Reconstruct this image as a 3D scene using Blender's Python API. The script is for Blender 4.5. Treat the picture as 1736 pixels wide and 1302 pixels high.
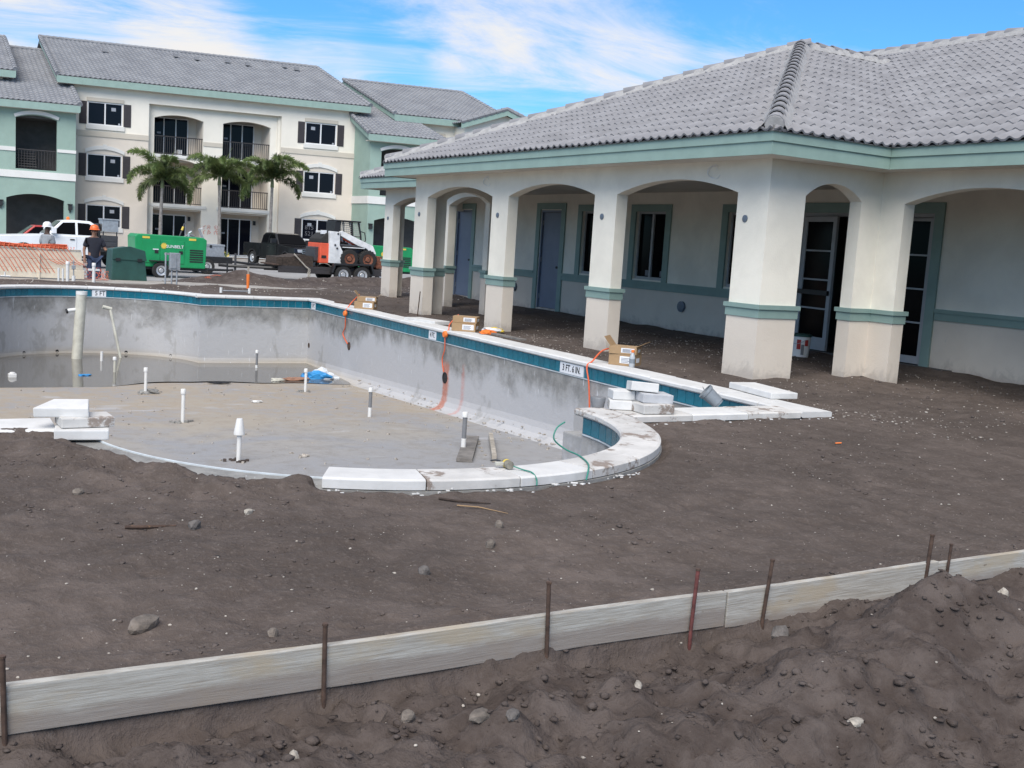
import bpy, bmesh, math, random
import numpy as np
from mathutils import Vector, Matrix
random.seed(7); RNG = np.random.default_rng(11)
PI = math.pi
scene = bpy.context.scene
COL = scene.collection
def clear():
    for o in list(bpy.data.objects): bpy.data.objects.remove(o)
clear()

# ------------------------------------------------------------------ camera
cam_d = bpy.data.cameras.new('camera'); cam = bpy.data.objects.new('camera', cam_d); COL.objects.link(cam)
cam_d.sensor_width = 36.0; cam_d.lens = 1832.765/1736*36.0
cam_d.clip_start = 0.05; cam_d.clip_end = 3000
_r = Vector((0.5072998, 0.85950092, 0.06249064)); _u = Vector((-0.13954022, 0.01036981, 0.9901621)); _f = Vector((-0.85039723, 0.51102899, -0.12519555))
cam.matrix_world = Matrix(((_r.x,_u.x,-_f.x,0),(_r.y,_u.y,-_f.y,0),(_r.z,_u.z,-_f.z,1.55),(0,0,0,1)))
scene.camera = cam
scene.render.engine = 'CYCLES'
scene.view_settings.view_transform = 'Standard'
try: scene.view_settings.look = 'None'
except Exception: pass
scene.view_settings.gamma = 1.0; scene.view_settings.use_curve_mapping = False
scene.view_settings.exposure = EXPOSURE = 1.46

# ------------------------------------------------------------------ sky and sun (bright, hazy sun behind thin cloud: very soft shadows)
SUN_EL, SUN_AZ = math.radians(48), math.radians(-43)     # azimuth of the sun, measured from +x towards +y
world = bpy.data.worlds.new('World'); scene.world = world; world.use_nodes = True
wn = world.node_tree; N = wn.nodes; L = wn.links
for n in list(N): N.remove(n)
out = N.new('ShaderNodeOutputWorld'); bg = N.new('ShaderNodeBackground'); bg.inputs['Strength'].default_value = 0.1
L.new(bg.outputs[0], out.inputs[0])
sky = N.new('ShaderNodeTexSky'); sky.sky_type = 'NISHITA'; sky.sun_disc = False
sky.sun_elevation = SUN_EL; sky.sun_rotation = PI/2 - SUN_AZ
sky.air_density = 1.0; sky.dust_density = 0.6; sky.ozone_density = 1.5
tc = N.new('ShaderNodeTexCoord')
def wmath(op, a, b=None, c=None):
    n = N.new('ShaderNodeMath'); n.operation = op
    for i, v in enumerate((a, b, c)):
        if v is None: continue
        if isinstance(v, (int, float)): n.inputs[i].default_value = v
        else: L.new(v, n.inputs[i])
    return n.outputs[0]
sep = N.new('ShaderNodeSeparateXYZ'); L.new(tc.outputs['Generated'], sep.inputs[0])
zc = wmath('ADD', wmath('MAXIMUM', sep.outputs[2], 0.0), 0.10)
comb = N.new('ShaderNodeCombineXYZ')
L.new(wmath('DIVIDE', sep.outputs[0], zc), comb.inputs[0]); L.new(wmath('DIVIDE', sep.outputs[1], zc), comb.inputs[1])
comb.inputs[2].default_value = 3.1
def wnoise(scale, detail, rough, dist=0.0, off=0.0):
    n = N.new('ShaderNodeTexNoise'); n.inputs['Scale'].default_value = scale; n.inputs['Detail'].default_value = detail
    n.inputs['Roughness'].default_value = rough; n.inputs['Distortion'].default_value = dist
    m = N.new('ShaderNodeMapping'); m.inputs['Location'].default_value = (off, off*.7, off*.3); m.inputs['Rotation'].default_value = (0, 0, .5); m.inputs['Scale'].default_value = (1.0, .55, 1); L.new(comb.outputs[0], m.inputs[0])
    L.new(m.outputs[0], n.inputs['Vector']); return n.outputs['Fac']
big = wnoise(0.55, 3, .5, .2, CL_OFF if 'CL_OFF' in globals() else 2.3)
fine = wnoise(1.9, 10, .68, .9, 5.1)
# cloud banks that are in the sky of the photograph, each a direction and a size
def bank(px, py, pz, size, w):
    v = Vector((px, py, pz)).normalized()
    d = N.new('ShaderNodeVectorMath'); d.operation = 'DOT_PRODUCT'; L.new(tc.outputs['Generated'], d.inputs[0]); d.inputs[1].default_value = v
    mr = N.new('ShaderNodeMapRange'); mr.interpolation_type = 'SMOOTHSTEP'; L.new(d.outputs['Value'], mr.inputs[0])
    mr.inputs[1].default_value = math.cos(size); mr.inputs[2].default_value = 1.0; mr.inputs[3].default_value = 0; mr.inputs[4].default_value = w
    return mr.outputs[0]
acc = wmath('ADD', wmath('MULTIPLY', big, 0.45), wmath('MULTIPLY', fine, 0.95))
acc = wmath('ADD', acc, wmath('MULTIPLY', wmath('MINIMUM', sep.outputs[2], 0.9), 0.25))     # the cloud deck thickens overhead
acc = wmath('ADD', acc, bank(-0.976, 0.149, 0.157, 0.17, 0.08))
acc = wmath('ADD', acc, bank(-0.96, 0.241, 0.142, 0.07, 0.1))
acc = wmath('ADD', acc, bank(-0.926, 0.35, 0.143, 0.06, 0.06))
acc = wmath('ADD', acc, bank(-0.859, 0.47, 0.203, 0.06, 0.1))
acc = wmath('ADD', acc, bank(-0.83, 0.526, 0.182, 0.075, 0.08))
acc = wmath('ADD', acc, bank(-0.794, 0.585, 0.166, 0.06, 0.1))
acc = wmath('ADD', acc, bank(-0.869, 0.473, 0.149, 0.06, 0.08))
acc = wmath('ADD', acc, bank(-0.715, 0.675, 0.182, 0.07, 0.1))
acc = wmath('ADD', acc, bank(-0.926, 0.327, 0.2, 0.09, -0.16))
acc = wmath('ADD', acc, bank(-0.898, 0.404, 0.17, 0.05, -0.1))
acc = wmath('ADD', acc, bank(-0.726, 0.656, 0.225, 0.1, -0.16))
acc = wmath('ADD', acc, bank(-0.633, 0.745, 0.225, 0.14, -0.16))
mask = N.new('ShaderNodeMapRange'); mask.interpolation_type = 'SMOOTHSTEP'; L.new(acc, mask.inputs[0])
mask.inputs[1].default_value = 0.58; mask.inputs[2].default_value = 1.08
skyg = N.new('ShaderNodeMix'); skyg.data_type = 'RGBA'; skyg.blend_type = 'MULTIPLY'; skyg.inputs[0].default_value = 1.0
L.new(sky.outputs[0], skyg.inputs[6]); skyg.inputs[7].default_value = (0.20, 0.44, 0.68, 1)
mixs = N.new('ShaderNodeMix'); mixs.data_type = 'RGBA'; L.new(mask.outputs[0], mixs.inputs[0])
L.new(skyg.outputs[2], mixs.inputs[6]); mixs.inputs[7].default_value = (3.3, 3.25, 3.22, 1)
L.new(mixs.outputs[2], bg.inputs[0])
sun_d = bpy.data.lights.new('sun', 'SUN'); sun = bpy.data.objects.new('sun', sun_d); COL.objects.link(sun)
sun_d.energy = 1.5; sun_d.angle = math.radians(50); sun_d.color = (1.0, .935, .855)
sd = Vector((math.cos(SUN_EL)*math.cos(SUN_AZ), math.cos(SUN_EL)*math.sin(SUN_AZ), math.sin(SUN_EL)))
sun.rotation_euler = sd.to_track_quat('Z', 'Y').to_euler()

# ------------------------------------------------------------------ materials
def new_mat(name):
    m = bpy.data.materials.new(name); m.use_nodes = True
    nt = m.node_tree; b = nt.nodes['Principled BSDF']
    return m, nt, b
def nmath(nt, op, a, b=None, clamp=False):
    n = nt.nodes.new('ShaderNodeMath'); n.operation = op; n.use_clamp = clamp
    for i, v in enumerate((a, b)):
        if v is None: continue
        if isinstance(v, (int, float)): n.inputs[i].default_value = v
        else: nt.links.new(v, n.inputs[i])
    return n.outputs[0]
def nnoise(nt, vec, scale, detail=4, rough=.55, dist=0):
    n = nt.nodes.new('ShaderNodeTexNoise'); n.inputs['Scale'].default_value = scale; n.inputs['Detail'].default_value = detail
    n.inputs['Roughness'].default_value = rough; n.inputs['Distortion'].default_value = dist
    if vec is not None: nt.links.new(vec, n.inputs['Vector'])
    return n.outputs['Fac']
def nmap(nt, v, a, b, c=0.0, d=1.0, smooth=True):
    n = nt.nodes.new('ShaderNodeMapRange'); n.interpolation_type = 'SMOOTHSTEP' if smooth else 'LINEAR'
    nt.links.new(v, n.inputs[0])
    for i, x in enumerate((a, b, c, d)): n.inputs[i+1].default_value = x
    return n.outputs[0]
def nmix(nt, f, a, b):
    n = nt.nodes.new('ShaderNodeMix'); n.data_type = 'RGBA'
    if isinstance(f, (int, float)): n.inputs[0].default_value = f
    else: nt.links.new(f, n.inputs[0])
    for i, v in ((6, a), (7, b)):
        if isinstance(v, tuple): n.inputs[i].default_value = (*v, 1) if len(v) == 3 else v
        else: nt.links.new(v, n.inputs[i])
    return n.outputs[2]
def nscale(nt, vec, s):
    m = nt.nodes.new('ShaderNodeMapping'); m.inputs['Scale'].default_value = s; nt.links.new(vec, m.inputs[0]); return m.outputs[0]
def nbump(nt, b, h, strength=.3, dist=.01):
    n = nt.nodes.new('ShaderNodeBump'); n.inputs['Strength'].default_value = strength; n.inputs['Distance'].default_value = dist
    nt.links.new(h, n.inputs['Height']); nt.links.new(n.outputs[0], b.inputs['Normal']); return n
def objvec(nt): return nt.nodes.new('ShaderNodeTexCoord').outputs['Object']
def pal(name, col, rough=.6, var=.12, scale=2.5, bump=0.0, bscale=60, bdist=.004, metal=0.0, spec=None, tint=None, rand=0.0, speck=None):
    m, nt, b = new_mat(name); v = objvec(nt)
    c2 = tuple(max(0, x*(1-2*var)) for x in col) if tint is None else tint
    f = nmap(nt, nnoise(nt, v, scale, 5, .6, .3), .3, .7)
    c = nmix(nt, f, c2, tuple(min(1, x*(1+.3*var)) for x in col))
    if speck:
        f2 = nmap(nt, nnoise(nt, v, speck[0], 6, .7), speck[1], speck[1]+.08)
        c = nmix(nt, f2, c, speck[2])
    if rand:
        oi = nt.nodes.new('ShaderNodeObjectInfo'); g = nmap(nt, oi.outputs['Random'], 0, 1, 1-rand, 1+rand, False)
        mm = nt.nodes.new('ShaderNodeVectorMath'); mm.operation = 'SCALE'; nt.links.new(c, mm.inputs[0]); nt.links.new(g, mm.inputs['Scale']); c = mm.outputs[0]
    nt.links.new(c, b.inputs['Base Color']); b.inputs['Roughness'].default_value = rough; b.inputs['Metallic'].default_value = metal
    if spec is not None: b.inputs['Specular IOR Level'].default_value = spec
    if bump: nbump(nt, b, nnoise(nt, v, bscale, 4, .6), bump, bdist)
    return m
M = {}
# dirt: dark grey-brown marl with shell flecks
def dirt_mat(name, base, fleck=True):
    m, nt, b = new_mat(name); v = objvec(nt)
    a = nnoise(nt, v, .55, 5, .6, .4); d = nnoise(nt, v, 5.0, 6, .65, .2); e = nnoise(nt, v, 38, 4, .7)
    g3 = nnoise(nt, nscale(nt, v, (.5, 1.6, 1)), 1.3, 6, .62, .8); c = nmix(nt, nmap(nt, a, .35, .68), tuple(x*.76 for x in base), tuple(x*1.16 for x in base)); c = nmix(nt, nmap(nt, g3, .50, .72, 0, .45), c, tuple(x*1.45 for x in base))
    c = nmix(nt, nmap(nt, d, .38, .66), nmix(nt, .45, c, (.052, .040, .033)), c)
    c = nmix(nt, nmap(nt, e, .50, .75, 0, .5), c, (.175, .150, .135))
    if fleck:
        gm = nmap(nt, nnoise(nt, v, 1.7, 4, .6), .46, .66)
        for sc, th, colr in ((60, .080, (.56, .51, .45)), (23, .050, (.42, .38, .33))):
            vo = nt.nodes.new('ShaderNodeTexVoronoi'); vo.inputs['Scale'].default_value = sc; nt.links.new(v, vo.inputs['Vector'])
            sp = nt.nodes.new('ShaderNodeSeparateColor'); nt.links.new(vo.outputs['Color'], sp.inputs[0])
            k = nmath(nt, 'MULTIPLY', nmap(nt, vo.outputs['Distance'], th*1.0, th*2.2, 1, 0), nmath(nt, 'MULTIPLY', nmath(nt, 'GREATER_THAN', sp.outputs[0], .91), gm))
            c = nmix(nt, k, c, colr)
    sx = nt.nodes.new('ShaderNodeSeparateXYZ'); nt.links.new(v, sx.inputs[0])       # freshly dug soil on the near side of the board and in the heaps by the road is moist and darker
    dug = nmath(nt, 'MAXIMUM', nmap(nt, nmath(nt, 'ADD', sx.outputs[0], nmath(nt, 'MULTIPLY', nmath(nt, 'ADD', d, -.5), .5)), -3.42, -3.30), nmap(nt, sx.outputs[0], -30.4, -31.2))
    c = nmix(nt, nmath(nt, 'MULTIPLY', dug, .85), c, nmix(nt, nmap(nt, d, .35, .65), (.052, .040, .035), (.098, .080, .072)))
    nt.links.new(c, b.inputs['Base Color']); b.inputs['Roughness'].default_value = .95; b.inputs['Specular IOR Level'].default_value = .2
    h = nmath(nt, 'ADD', nmath(nt, 'MULTIPLY', d, .6), nmath(nt, 'MULTIPLY', e, .22))
    nbump(nt, b, h, .9, .05)
    return m
M['dirt'] = dirt_mat('dirt', (.107, .086, .075))
M['clod'] = dirt_mat('clod_dirt', (.128, .106, .097), False)
M['stone'] = pal('limestone', (.21, .178, .150), .9, .3, 9, .5, 30, .02, rand=.25)
M['pebble'] = pal('shell_grit', (.46, .42, .37), .85, .3, 40)
M['stucco_white'] = pal('cream_white_stucco', (.80, .76, .66), .85, .06, 1.3, .40, 38, .007)
M['stucco_beige'] = pal('beige_stucco', (.585, .515, .425), .85, .06, 1.4, .35, 55, .004, speck=(1.8, .70, (.5, .45, .38)))
M['trim_green'] = pal('sage_green_paint', (.222, .322, .292), .6, .06, 2)
M['stucco_green'] = pal('sage_green_stucco', (.285, .388, .330), .85, .05, .8, .2, 40, .004)
M['fascia'] = pal('fascia_green_paint', (.265, .372, .325), .5, .05, 3)
M['soffit'] = pal('soffit_white', (.64, .60, .53), .8, .05, 2)
M['roof'] = pal('grey_concrete_tile', (.248, .247, .258), .9, .12, 2.2, .15, 45, .004, tint=(.190, .189, .199), rand=.09)
M['mortar'] = pal('pale_mortar', (.36, .355, .35), .9, .1, 12, .4, 40, .01)
M['white'] = pal('white_paint', (.76, .76, .75), .5, .04, 3)
M['frame'] = pal('white_window_frame', (.72, .72, .73), .4, .03, 3)
def glass(name, col, rough=.04, spec=.5):
    m, nt, b = new_mat(name); b.inputs['Base Color'].default_value = (*col, 1); b.inputs['Roughness'].default_value = rough; b.inputs['Specular IOR Level'].default_value = spec
    return m
M['glass'] = glass('dark_glass', (.004, .004, .005), .1, .05); M['glass_blue'] = glass('tinted_glass', (.006, .007, .012), .08, .12)
M['door_blue'] = pal('grey_blue_steel_door', (.175, .205, .275), .5, .05, 2)
M['shutter'] = pal('dark_bronze_shutter', (.040, .033, .036), .6, .1, 5)
M['black'] = pal('black_metal', (.016, .016, .017), .5, .2, 8)
M['rail'] = pal('dark_rail', (.035, .030, .030), .6, .1, 8)
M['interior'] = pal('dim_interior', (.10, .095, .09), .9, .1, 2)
M['concrete'] = pal('sidewalk_concrete', (.36, .335, .30), .9, .12, 1.5, .2, 40, .006)
M['asphalt'] = pal('parking_asphalt', (.30, .295, .29), .9, .10, .5, .2, 40, .006)
M['coping'] = pal('white_coping_stone', (.62, .615, .60), .8, .06, 5, .35, 70, .004, speck=(9, .68, (.42, .39, .35)), rand=.05)
M['coping_dirty'] = pal('soiled_coping_stone', (.585, .57, .545), .85, .10, 4, .35, 70, .004, speck=(4.5, .535, (.25, .205, .175)), rand=.05)
M['pvc'] = pal('white_pvc', (.72, .72, .70), .4, .06, 6); M['pvc_old'] = pal('stained_pvc', (.60, .585, .50), .5, .15, 3)
M['pvc_grey'] = pal('grey_pvc', (.20, .205, .215), .5, .1, 10)
M['rust'] = pal('rusty_steel', (.085, .052, .038), .9, .3, 14, .5, 80, .003, speck=(30, .6, (.16, .09, .05)))
M['cardboard'] = pal('brown_cardboard', (.36, .235, .125), .8, .08, 4)
M['label'] = pal('white_label', (.72, .73, .75), .6, .03, 6); M['ink'] = pal('black_ink', (.012, .012, .014), .6, .1, 6)
M['orange'] = pal('orange_cord', (.72, .13, .045), .6, .08, 8); M['hiviz'] = pal('fluorescent_orange', (.85, .20, .03), .6, .06, 8)
M['greencord'] = pal('green_cord', (.03, .22, .16), .5, .1, 8)
M['yellow'] = pal('yellow_paint', (.75, .55, .08), .5, .1, 6)
M['steel'] = pal('galvanised_steel', (.42, .44, .46), .45, .1, 10, metal=.5)
M['rubber'] = pal('tyre_rubber', (.022, .021, .020), .85, .2, 20); M['rim'] = pal('silver_rim', (.55, .56, .57), .35, .1, 10, metal=.5)
M['mud'] = pal('muddy_rust_orange', (.24, .085, .045), .85, .3, 10)
M['car_white'] = pal('white_car_paint', (.76, .77, .78), .25, .03, 2); M['car_black'] = pal('black_car_paint', (.012, .012, .014), .1, .2, 3)
M['car_red'] = pal('red_car_paint', (.42, .030, .025), .3, .1, 3)
M['green_machine'] = pal('bright_green_paint', (.010, .27, .090), .4, .06, 3); M['green_dark'] = pal('dark_green_paint', (.020, .075, .062), .55, .12, 3)
M['loader_white'] = pal('loader_white_paint', (.72, .72, .71), .5, .12, 3); M['loader_orange'] = pal('loader_orange_paint', (.72, .105, .045), .5, .1, 3)
M['plywood'] = pal('pale_plywood', (.70, .62, .49), .8, .08, 3)
M['wood'] = pal('weathered_lumber', (.42, .38, .32), .85, .2, 6)
M['mesh'] = pal('orange_safety_mesh', (.75, .16, .07), .7, .1, 6)
M['plastic_blue'] = pal('blue_plastic', (.03, .25, .55), .4, .1, 6); M['plastic_white'] = pal('thin_white_plastic', (.68, .72, .76), .4, .1, 6)
M['leaf'] = pal('palm_leaflet', (.165, .225, .070), .55, .30, 2, rand=.3); M['leaf_pale'] = pal('palm_new_leaf', (.15, .20, .06), .55, .2, 5)
M['bark'] = pal('grey_palm_trunk', (.30, .275, .25), .9, .2, 6); M['crownshaft'] = pal('green_crownshaft', (.16, .19, .08), .6, .2, 4)
M['skin_dark'] = pal('brown_skin', (.085, .048, .032), .6, .1, 8); M['skin'] = pal('tan_skin', (.32, .17, .11), .6, .1, 8)
M['grey_cloth'] = pal('grey_tshirt', (.30, .32, .34), .9, .1, 8); M['navy'] = pal('navy_tshirt', (.022, .024, .036), .9, .1, 8); M['jeans'] = pal('blue_jeans', (.035, .055, .11), .9, .15, 8)
M['helmet_orange'] = pal('orange_hard_hat', (.80, .16, .03), .35, .05, 5); M['helmet_white'] = pal('white_hard_hat', (.78, .78, .78), .35, .03, 5)
M['tile_blue'] = pal('teal_blue_pool_tile', (.007, .135, .195), .25, .12, 7, rand=.16)
# form board: bleached lumber with grain
m, nt, b = new_mat('bleached_form_board'); v = objvec(nt)
g = nnoise(nt, nscale(nt, v, (6, 1.3, 40)), 4, 7, .7, .35); g2 = nnoise(nt, nscale(nt, v, (3, 1.2, 3)), 2.2, 5, .6)
c = nmix(nt, nmap(nt, g, .30, .72), (.27, .245, .21), (.46, .45, .415)); c = nmix(nt, nmap(nt, g2, .50, .68, 0, .75), c, (.37, .31, .225))
kn = nnoise(nt, nscale(nt, v, (4, 4, 9)), 3.0, 3, .5); c = nmix(nt, nmap(nt, kn, .70, .78, 0, .8), c, (.17, .135, .10))
sx = nt.nodes.new('ShaderNodeSeparateXYZ'); nt.links.new(v, sx.inputs[0])
c = nmix(nt, nmap(nt, nmath(nt, 'ADD', sx.outputs[2], nmath(nt, 'MULTIPLY', g2, -.10)), -.045, -.005, .7, 0), c, (.20, .165, .145))
nt.links.new(c, b.inputs['Base Color']); b.inputs['Roughness'].default_value = .9; nbump(nt, b, g, .5, .004); M['board'] = m
# pool plaster wall (gunite, blotchy, pale efflorescence low down, white drips, one rust-orange run)
def plaster(name, wall):
    m, nt, b = new_mat(name); v = objvec(nt); s = nt.nodes.new('ShaderNodeSeparateXYZ'); nt.links.new(v, s.inputs[0])
    n1 = nnoise(nt, v, .75, 6, .6, .5); n2 = nnoise(nt, v, 4.5, 6, .65, .3); n3 = nnoise(nt, v, 26, 4, .7)
    if wall:
        f = nmath(nt, 'ADD', nmath(nt, 'MULTIPLY', s.outputs[2], -.95), nmath(nt, 'ADD', nmath(nt, 'MULTIPLY', n1, 1.5), nmath(nt, 'MULTIPLY', n2, .35)))
        c = nmix(nt, nmap(nt, n2, .35, .65), (.185, .182, .174), (.275, .27, .255))
        c = nmix(nt, nmap(nt, f, 1.14, 1.60), c, (.43, .43, .435))
        pt = nnoise(nt, nscale(nt, v, (1, 1, .6)), 1.4, 4, .6, .4); c = nmix(nt, nmap(nt, pt, .58, .64, 0, .5), c, (.27, .265, .25))
        tan = nmap(nt, nmath(nt, 'ADD', s.outputs[2], nmath(nt, 'MULTIPLY', n1, -.22)), -1.62, -1.36, 1, 0)
        c = nmix(nt, nmath(nt, 'MULTIPLY', tan, nmap(nt, s.outputs[0], -19, -22, 0, .85)), c, (.40, .35, .275))
        dr = nnoise(nt, nscale(nt, v, (9, 9, 1.1)), 2.6, 2, .5); c = nmix(nt, nmap(nt, dr, .705, .73, 0, .8), c, (.56, .57, .58))
        # orange run below the light niche
        dx = nmath(nt, 'ADD', nmath(nt, 'ABSOLUTE', nmath(nt, 'ADD', s.outputs[0], 16.50)), nmath(nt, 'MULTIPLY', nmath(nt, 'ADD', n2, -.5), .22))
        k = nmath(nt, 'MULTIPLY', nmap(nt, dx, .07, .16, 1, 0), nmath(nt, 'MULTIPLY', nmap(nt, s.outputs[2], -.42, -.58, 0, 1), nmap(nt, s.outputs[1], 7.5, 8.2)))
        c = nmix(nt, nmath(nt, 'MULTIPLY', nmath(nt, 'MULTIPLY', k, .85), nmap(nt, n3, .25, .6, .45, 1)), c, (.42, .125, .06))
        dx2 = nmath(nt, 'ADD', nmath(nt, 'ABSOLUTE', nmath(nt, 'ADD', s.outputs[0], 15.82)), nmath(nt, 'MULTIPLY', nmath(nt, 'ADD', n2, -.5), .2))
        k2 = nmath(nt, 'MULTIPLY', nmap(nt, dx2, .0, .10, 1, 0), nmath(nt, 'MULTIPLY', nmap(nt, s.outputs[2], -.40, -.5, 0, 1), nmap(nt, s.outputs[1], 7.5, 8.2)))
        c = nmix(nt, nmath(nt, 'MULTIPLY', nmath(nt, 'MULTIPLY', k2, .5), nmap(nt, n3, .3, .65, .2, 1)), c, (.52, .13, .075))
    else:
        c = nmix(nt, nmath(nt, 'MULTIPLY', nmap(nt, n1, .38, .62), nmap(nt, s.outputs[0], -11.5, -16, .15, 1)), (.268, .270, .280), (.330, .298, .250)); c = nmix(nt, nmap(nt, n2, .45, .66, 0, .45), c, (.21, .195, .175))
        c = nmix(nt, nmath(nt, 'MULTIPLY', nmap(nt, s.outputs[0], -13.5, -18, 0, .75), nmap(nt, n2, .30, .62)), c, (.335, .275, .205))
        c = nmix(nt, nmap(nt, nnoise(nt, nscale(nt, v, (1, .35, 1)), 2.0, 6, .65, .6), .58, .70, 0, .7), c, (.42, .42, .43))
        c = nmix(nt, nmap(nt, nnoise(nt, v, 9, 3, .6), .69, .73, 0, .7), c, (.14, .11, .09))
    c = nmix(nt, nmap(nt, n3, .55, .8, 0, .35), c, (.44, .44, .44))
    nt.links.new(c, b.inputs['Base Color']); b.inputs['Roughness'].default_value = .85
    nbump(nt, b, nmath(nt, 'ADD', n2, nmath(nt, 'MULTIPLY', n3, .25)), .35, .03); return m
M['plaster'] = plaster('pool_wall_plaster', True); M['pool_floor'] = plaster('pool_floor_plaster', False)
M['grout'] = pal('white_grout', (.50, .55, .58), .8, .1, 8)
m, nt, b = new_mat('murky_rain_water'); v = objvec(nt); b.inputs['Base Color'].default_value = (.115, .108, .095, 1); b.inputs['Roughness'].default_value = .06
nbump(nt, b, nnoise(nt, v, 3, 3, .5), .05, .02); M['water'] = m

# ------------------------------------------------------------------ mesh helpers
WM = {}          # world matrix (inverse) of every thing's root, so its parts can be written in world or local coordinates
class MB:
    def __init__(s): s.v = []; s.f = []; s.mi = []; s.cur = 0
    def add(s, vs, fs):
        k = len(s.v); s.v += [tuple(p) for p in vs]; s.f += [tuple(i+k for i in f) for f in fs]; s.mi += [s.cur]*len(fs); return s
    def box(s, a, b, rot=None, c=None, fn=None):
        x0,y0,z0 = a; x1,y1,z1 = b
        vs = [Vector(p) for p in ((x0,y0,z0),(x1,y0,z0),(x1,y1,z0),(x0,y1,z0),(x0,y0,z1),(x1,y0,z1),(x1,y1,z1),(x0,y1,z1))]
        if rot is not None:
            c = Vector(c) if c else (Vector(a)+Vector(b))/2
            vs = [rot @ (p-c) + c for p in vs]
        if fn: vs = [fn(*p) for p in vs]
        return s.add(vs, [(0,3,2,1),(4,5,6,7),(0,1,5,4),(1,2,6,5),(2,3,7,6),(3,0,4,7)])
    def cbox(s, c, d, rot=None):
        a = [c[i]-d[i]/2 for i in range(3)]; b = [c[i]+d[i]/2 for i in range(3)]; return s.box(a, b, rot, c)
    def prism(s, poly, fa, fb):
        n = len(poly); vs = [fa(*p) for p in poly] + [fb(*p) for p in poly]
        return s.add(vs, [tuple(range(n)), tuple(range(2*n-1, n-1, -1))] + [(i, (i+1) % n, n+(i+1) % n, n+i) for i in range(n)])
    def tube(s, pts, r, n=8, cap=True):
        pts = [Vector(p) for p in pts]; rs = r if isinstance(r, (list, tuple)) else [r]*len(pts); k = len(s.v); up = Vector((0,0,1)); prev = None
        for i, p in enumerate(pts):
            t = (pts[min(i+1, len(pts)-1)] - pts[max(i-1, 0)]).normalized()
            if prev is None: a = t.cross(up if abs(t.z) < .95 else Vector((1,0,0))).normalized()
            else: a = (prev - t*prev.dot(t)).normalized()
            prev = a; b = t.cross(a)
            for j in range(n):
                w = 2*PI*j/n; s.v.append(tuple(p + (a*math.cos(w) + b*math.sin(w))*rs[i]))
        for i in range(len(pts)-1):
            for j in range(n):
                s.f.append((k+i*n+j, k+i*n+(j+1) % n, k+(i+1)*n+(j+1) % n, k+(i+1)*n+j)); s.mi.append(s.cur)
        if cap:
            s.f.append(tuple(k+j for j in range(n-1, -1, -1))); s.f.append(tuple(k+(len(pts)-1)*n+j for j in range(n))); s.mi += [s.cur]*2
        return s
    def lathe(s, prof, n=16, M4=None):
        k = len(s.v); M4 = M4 or Matrix.Identity(4)
        for r, z in prof:
            for j in range(n):
                w = 2*PI*j/n; s.v.append(tuple(M4 @ Vector((r*math.cos(w), r*math.sin(w), z))))
        for i in range(len(prof)-1):
            for j in range(n):
                s.f.append((k+i*n+j, k+i*n+(j+1) % n, k+(i+1)*n+(j+1) % n, k+(i+1)*n+j)); s.mi.append(s.cur)
        s.f.append(tuple(k+j for j in range(n-1, -1, -1))); s.f.append(tuple(k+(len(prof)-1)*n+j for j in range(n))); s.mi += [s.cur]*2
        return s
    def mesh(s, name, mats, inv=None, recalc=True, smooth=False, bevel=0):
        me = bpy.data.meshes.new(name)
        vs = s.v if inv is None else [tuple(inv @ Vector(p)) for p in s.v]
        me.from_pydata(vs, [], s.f)
        mats = mats if isinstance(mats, (list, tuple)) else [mats]
        for mt in mats: me.materials.append(mt)
        if len(mats) > 1: me.polygons.foreach_set('material_index', s.mi)
        if recalc or bevel:
            bm = bmesh.new(); bm.from_mesh(me)
            if recalc: bmesh.ops.recalc_face_normals(bm, faces=bm.faces)
            if bevel: bmesh.ops.bevel(bm, geom=[e for e in bm.edges if e.is_manifold and e.calc_face_angle(0) > .5], offset=bevel, segments=2, affect='EDGES', profile=.6)
            bm.to_mesh(me); bm.free()
        if smooth: me.polygons.foreach_set('use_smooth', [True]*len(me.polygons)); 
        return me
    def build(s, name, mats, parent=None, world=True, recalc=True, smooth=False, bevel=0, label=None):
        inv = WM.get(parent.name) if (parent is not None and world) else None
        o = bpy.data.objects.new(name, s.mesh(name, mats, inv, recalc, smooth, bevel)); COL.objects.link(o)
        if parent is not None: o.parent = parent; WM[o.name] = WM.get(parent.name, Matrix.Identity(4))
        if label: o['label'] = label
        if smooth:
            try: o.data.set_sharp_from_angle(angle=math.radians(40))
            except Exception: pass
        return o
def link(name, me, parent=None, mw=None):
    o = bpy.data.objects.new(name, me); COL.objects.link(o)
    if parent is not None: o.parent = parent
    if mw is not None: o.matrix_basis = mw
    return o
def thing(name, label, cat, loc=(0,0,0), rz=0.0, group=None):
    o = bpy.data.objects.new(name, None); o.empty_display_size = .2; COL.objects.link(o)
    o.location = loc; o.rotation_euler = (0, 0, rz)
    WM[o.name] = (Matrix.Translation(Vector(loc)) @ Matrix.Rotation(rz, 4, 'Z')).inverted()
    return tag(o, label, cat, group)
def tag(o, label, cat, group=None):
    o['label'] = label; o['category'] = cat
    if group: o['group'] = group
    return o
def setting(o, kind='structure'): o['kind'] = kind; return o
def copy_tree(o, parent=None):
    c = o.copy(); COL.objects.link(c)
    if parent is not None: c.parent = parent
    for ch in list(o.children): copy_tree(ch, c)
    return c
def RX(a): return Matrix.Rotation(a, 3, 'X')
def RY(a): return Matrix.Rotation(a, 3, 'Y')
def RZ(a): return Matrix.Rotation(a, 3, 'Z')
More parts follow.
